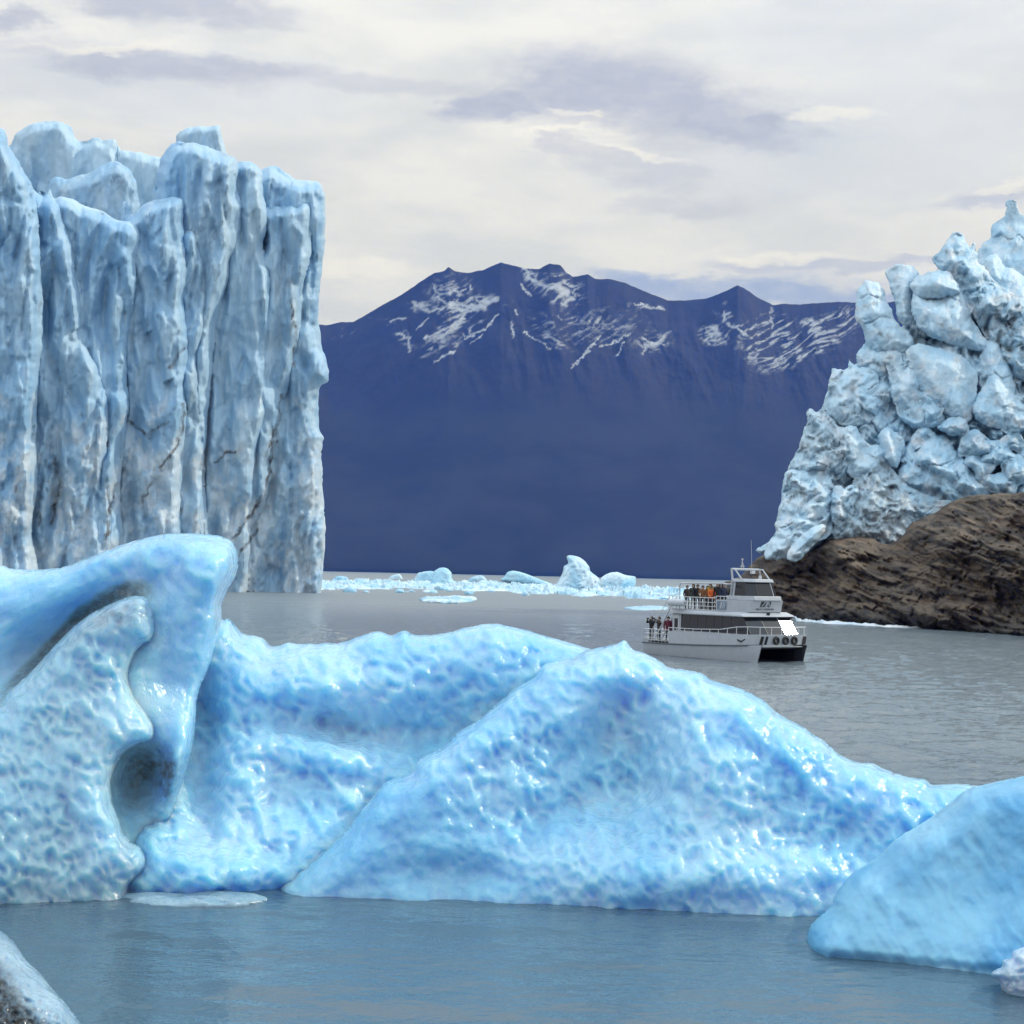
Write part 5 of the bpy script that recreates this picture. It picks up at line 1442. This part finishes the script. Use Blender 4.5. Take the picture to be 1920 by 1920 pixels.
# ================================================================= people aboard
SKIN = plain('skin', (0.42, 0.26, 0.19), 0.6)
HAIR = plain('dark_hair', (0.02, 0.016, 0.013), 0.6)
TROUS = plain('dark_trousers', (0.025, 0.027, 0.035), 0.8)
def cloth(name, c): return plain(name, c, 0.8)
def person(lx, ly, lz, face, label, jacket, pose='stand', hgt=1.72, hood=False, group=None):
    c, s = math.cos(HEAD), math.sin(HEAD)
    k = hgt / 1.75
    root = empty('person', (BOAT_LOC[0] + lx * c - ly * s, BOAT_LOC[1] + lx * s + ly * c, lz), face)
    tag(root, label, 'person', group)
    # joints in the figure's own frame: x = facing, y = its left
    J = {'pelvis': (0, 0, 0.93), 'waist': (0.0, 0, 1.10), 'chest': (-0.01, 0, 1.32), 'neck': (0.0, 0, 1.48), 'head': (0.03, 0, 1.60), 'crown': (0.02, 0, 1.70)}
    R_ = {'pelvis': .155, 'waist': .145, 'chest': .165, 'neck': .06, 'head': .095, 'crown': .075}
    E_ = [('pelvis', 'waist'), ('waist', 'chest'), ('chest', 'neck'), ('neck', 'head'), ('head', 'crown')]
    for sd, nm in ((1, 'l'), (-1, 'r')):
        J.update({nm + 'hip': (0, .10 * sd, .88), nm + 'knee': (.02, .11 * sd, .48), nm + 'ankle': (-.01, .12 * sd, .09), nm + 'toe': (.14, .13 * sd, .05)})
        R_.update({nm + 'hip': .10, nm + 'knee': .068, nm + 'ankle': .05, nm + 'toe': .045})
        E_ += [('pelvis', nm + 'hip'), (nm + 'hip', nm + 'knee'), (nm + 'knee', nm + 'ankle'), (nm + 'ankle', nm + 'toe')]
        if pose == 'camera':       # both hands raised to a camera at the face
            arm_ = {nm + 'sh': (0, .20 * sd, 1.42), nm + 'el': (.16, .36 * sd, 1.30), nm + 'wr': (.30, .10 * sd, 1.55), nm + 'hd': (.34, .05 * sd, 1.60)}
        elif pose == 'rail':       # leaning on the rail
            arm_ = {nm + 'sh': (0, .20 * sd, 1.41), nm + 'el': (.08, .27 * sd, 1.12), nm + 'wr': (.32, .20 * sd, 1.02), nm + 'hd': (.40, .18 * sd, 1.02)}
        else:
            arm_ = {nm + 'sh': (0, .20 * sd, 1.41), nm + 'el': (-.03, .27 * sd, 1.12), nm + 'wr': (.08, .26 * sd, .88), nm + 'hd': (.11, .25 * sd, .80)}
        J.update(arm_)
        R_.update({nm + 'sh': .085, nm + 'el': .062, nm + 'wr': .045, nm + 'hd': .045})
        E_ += [('chest', nm + 'sh'), (nm + 'sh', nm + 'el'), (nm + 'el', nm + 'wr'), (nm + 'wr', nm + 'hd')]
    names = list(J)
    me = bpy.data.meshes.new('body')
    me.from_pydata([tuple(q * k for q in J[n_]) for n_ in names], [(names.index(a), names.index(b)) for a, b in E_], [])
    ob = bpy.data.objects.new('body', me); COL.objects.link(ob)
    sk = ob.modifiers.new('skin', 'SKIN'); sk.use_smooth_shade = True
    for i, n_ in enumerate(names):
        v = me.skin_vertices[0].data[i]; v.radius = (R_[n_] * k, R_[n_] * k); v.use_root = n_ == 'pelvis'
    sub = ob.modifiers.new('sub', 'SUBSURF'); sub.levels = sub.render_levels = 1
    dg = bpy.context.evaluated_depsgraph_get(); dg.update()
    m2 = bpy.data.meshes.new_from_object(ob.evaluated_get(dg))
    m2.name = 'body'
    bpy.data.objects.remove(ob)
    m2.materials.clear()
    for mt in (SKIN, jacket, TROUS): m2.materials.append(mt)
    hands = [Vector(J[n_]) * k for n_ in ('lhd', 'rhd')]
    for p in m2.polygons:
        p.use_smooth = True
        cz = p.center
        if cz.z > 1.50 * k and math.hypot(cz.x - 0.03, cz.y) < .15 or min((cz - h_).length for h_ in hands) < .055 * k:
            p.material_index = 0
        elif cz.z > 0.84 * k: p.material_index = 1
        else: p.material_index = 2
    bo = bpy.data.objects.new('body', m2); COL.objects.link(bo); bo.parent = root
    bm = bmesh.new()
    bmesh.ops.create_uvsphere(bm, u_segments=12, v_segments=8, radius=0.118 * k)
    for v in bm.verts:
        v.co.z *= 1.12
        if not hood and v.co.x > 0.02 and v.co.z < 0.045: v.co.x = 0.02 + (v.co.x - 0.02) * 0.3
        if hood and v.co.x > 0.05 and v.co.z < 0.06: v.co.x = 0.05
        if v.co.z < -0.03: v.co.z = -0.03 + (v.co.z + 0.03) * (1.6 if hood else 0.7)
    for f in bm.faces: f.smooth = True
    hm = bpy.data.meshes.new('hood' if hood else 'hair'); bm.to_mesh(hm); bm.free()
    hm.materials.append(jacket if hood else HAIR)
    ho_ = bpy.data.objects.new('hood' if hood else 'hair', hm); COL.objects.link(ho_); ho_.parent = root
    ho_.location = (0.0, 0, 1.635 * k)
    if pose == 'camera':
        cm_ = MB(); cm_.box(.36, .42, -.07, .07, 1.57, 1.66); cm_.tube([(.42, 0, 1.61), (.50, 0, 1.61)], .04, 10)
        co_ = cm_.build('camera', BLACK); co_.location = root.location; co_.rotation_euler = root.rotation_euler; co_.scale = (k, k, k)
        tag(co_, 'small black camera held up by ' + label.split(',')[0], 'camera')
    return root
JB, JN, JG = cloth('black_jacket', (0.012, 0.012, 0.014)), cloth('navy_jacket', (0.02, 0.028, 0.07)), cloth('dark_green_jacket', (0.03, 0.035, 0.03))
JO, JY, JR, JT = cloth('orange_jacket', (0.75, 0.14, 0.03)), cloth('ochre_jacket', (0.36, 0.23, 0.03)), cloth('maroon_jacket', (0.13, 0.018, 0.035)), cloth('rust_jacket', (0.22, 0.09, 0.03))
JD = cloth('brown_jacket', (0.045, 0.03, 0.025))
UD = 3.17
VF = math.radians(-100)
G1 = 'passengers on the upper deck of the boat'
person(-2.0, -1.72, UD, VF + .5, 'person in a brown jacket standing alone at the rear of the upper deck', JD, 'stand', 1.62, group=G1)
person(-1.35, -1.75, UD, VF - .4, 'person in a dark green jacket on the upper deck beside the gap in the crowd', JG, 'stand', 1.72, True, group=G1)
person(-0.98, -1.70, UD, VF + .2, 'bareheaded person in a black jacket between the green and rust jackets', JB, 'stand', 1.70, group=G1)
person(-0.55, -1.2, UD, VF + .9, 'person in a navy jacket half hidden behind the rust jacket on the upper deck', JN, 'stand', 1.62, group=G1)
person(-0.42, -1.75, UD, VF, 'person in a rust brown jacket next to the ochre jacket on the upper deck', JT, 'rail', 1.64, group=G1)
person(-0.02, -1.45, UD, VF - .3, 'person in an ochre yellow jacket on the upper deck', JY, 'stand', 1.80, group=G1)
person(0.50, -1.78, UD, VF + .3, 'person in a bright orange jacket on the upper deck', JO, 'rail', 1.62, group=G1)
person(1.02, -1.70, UD, VF - .2, 'tallest person in a hooded black jacket on the upper deck', JB, 'stand', 1.84, True, group=G1)
person(1.50, -1.66, UD, VF + .6, 'person in a hooded navy jacket at the front of the crowd on the upper deck', JN, 'stand', 1.80, True, group=G1)
person(1.55, -0.9, UD, VF, 'person in a dark green jacket tucked behind the wheelhouse frame on the upper deck', JG, 'stand', 1.72, group=G1)
G2 = 'passengers on the aft deck of the boat'
person(-4.98, -2.25, 0.84, VF - .7, 'person in a black jacket at the stern rail, arms raised to a camera', JB, 'camera', 1.74, True, group=G2)
person(-4.25, -2.2, 0.84, VF - 1.0, 'person in a brown jacket holding up a camera, second from the stern rail corner', JD, 'camera', 1.76, group=G2)
person(-3.62, -1.5, 0.84, VF + .6, 'person in a navy jacket standing back beside the stairs on the aft deck', JN, 'stand', 1.64, group=G2)
person(-3.22, -2.3, 0.84, VF + .3, 'person in a maroon jacket on the aft deck beside the cabin door', JR, 'stand', 1.80, group=G2)
# ------------------------------------------------------------------ render settings
SC.view_settings.view_transform = 'Standard'
SC.view_settings.look = 'None'
SC.view_settings.exposure = 0.0
SC.view_settings.gamma = 1.0
SC.render.engine = 'CYCLES'
SC.cycles.use_denoising = True
SC.cycles.max_bounces = 6
SC.cycles.diffuse_bounces = 4
SC.cycles.glossy_bounces = 3
SC.cycles.volume_bounces = 0
SC.cycles.sample_clamp_indirect = 4.0
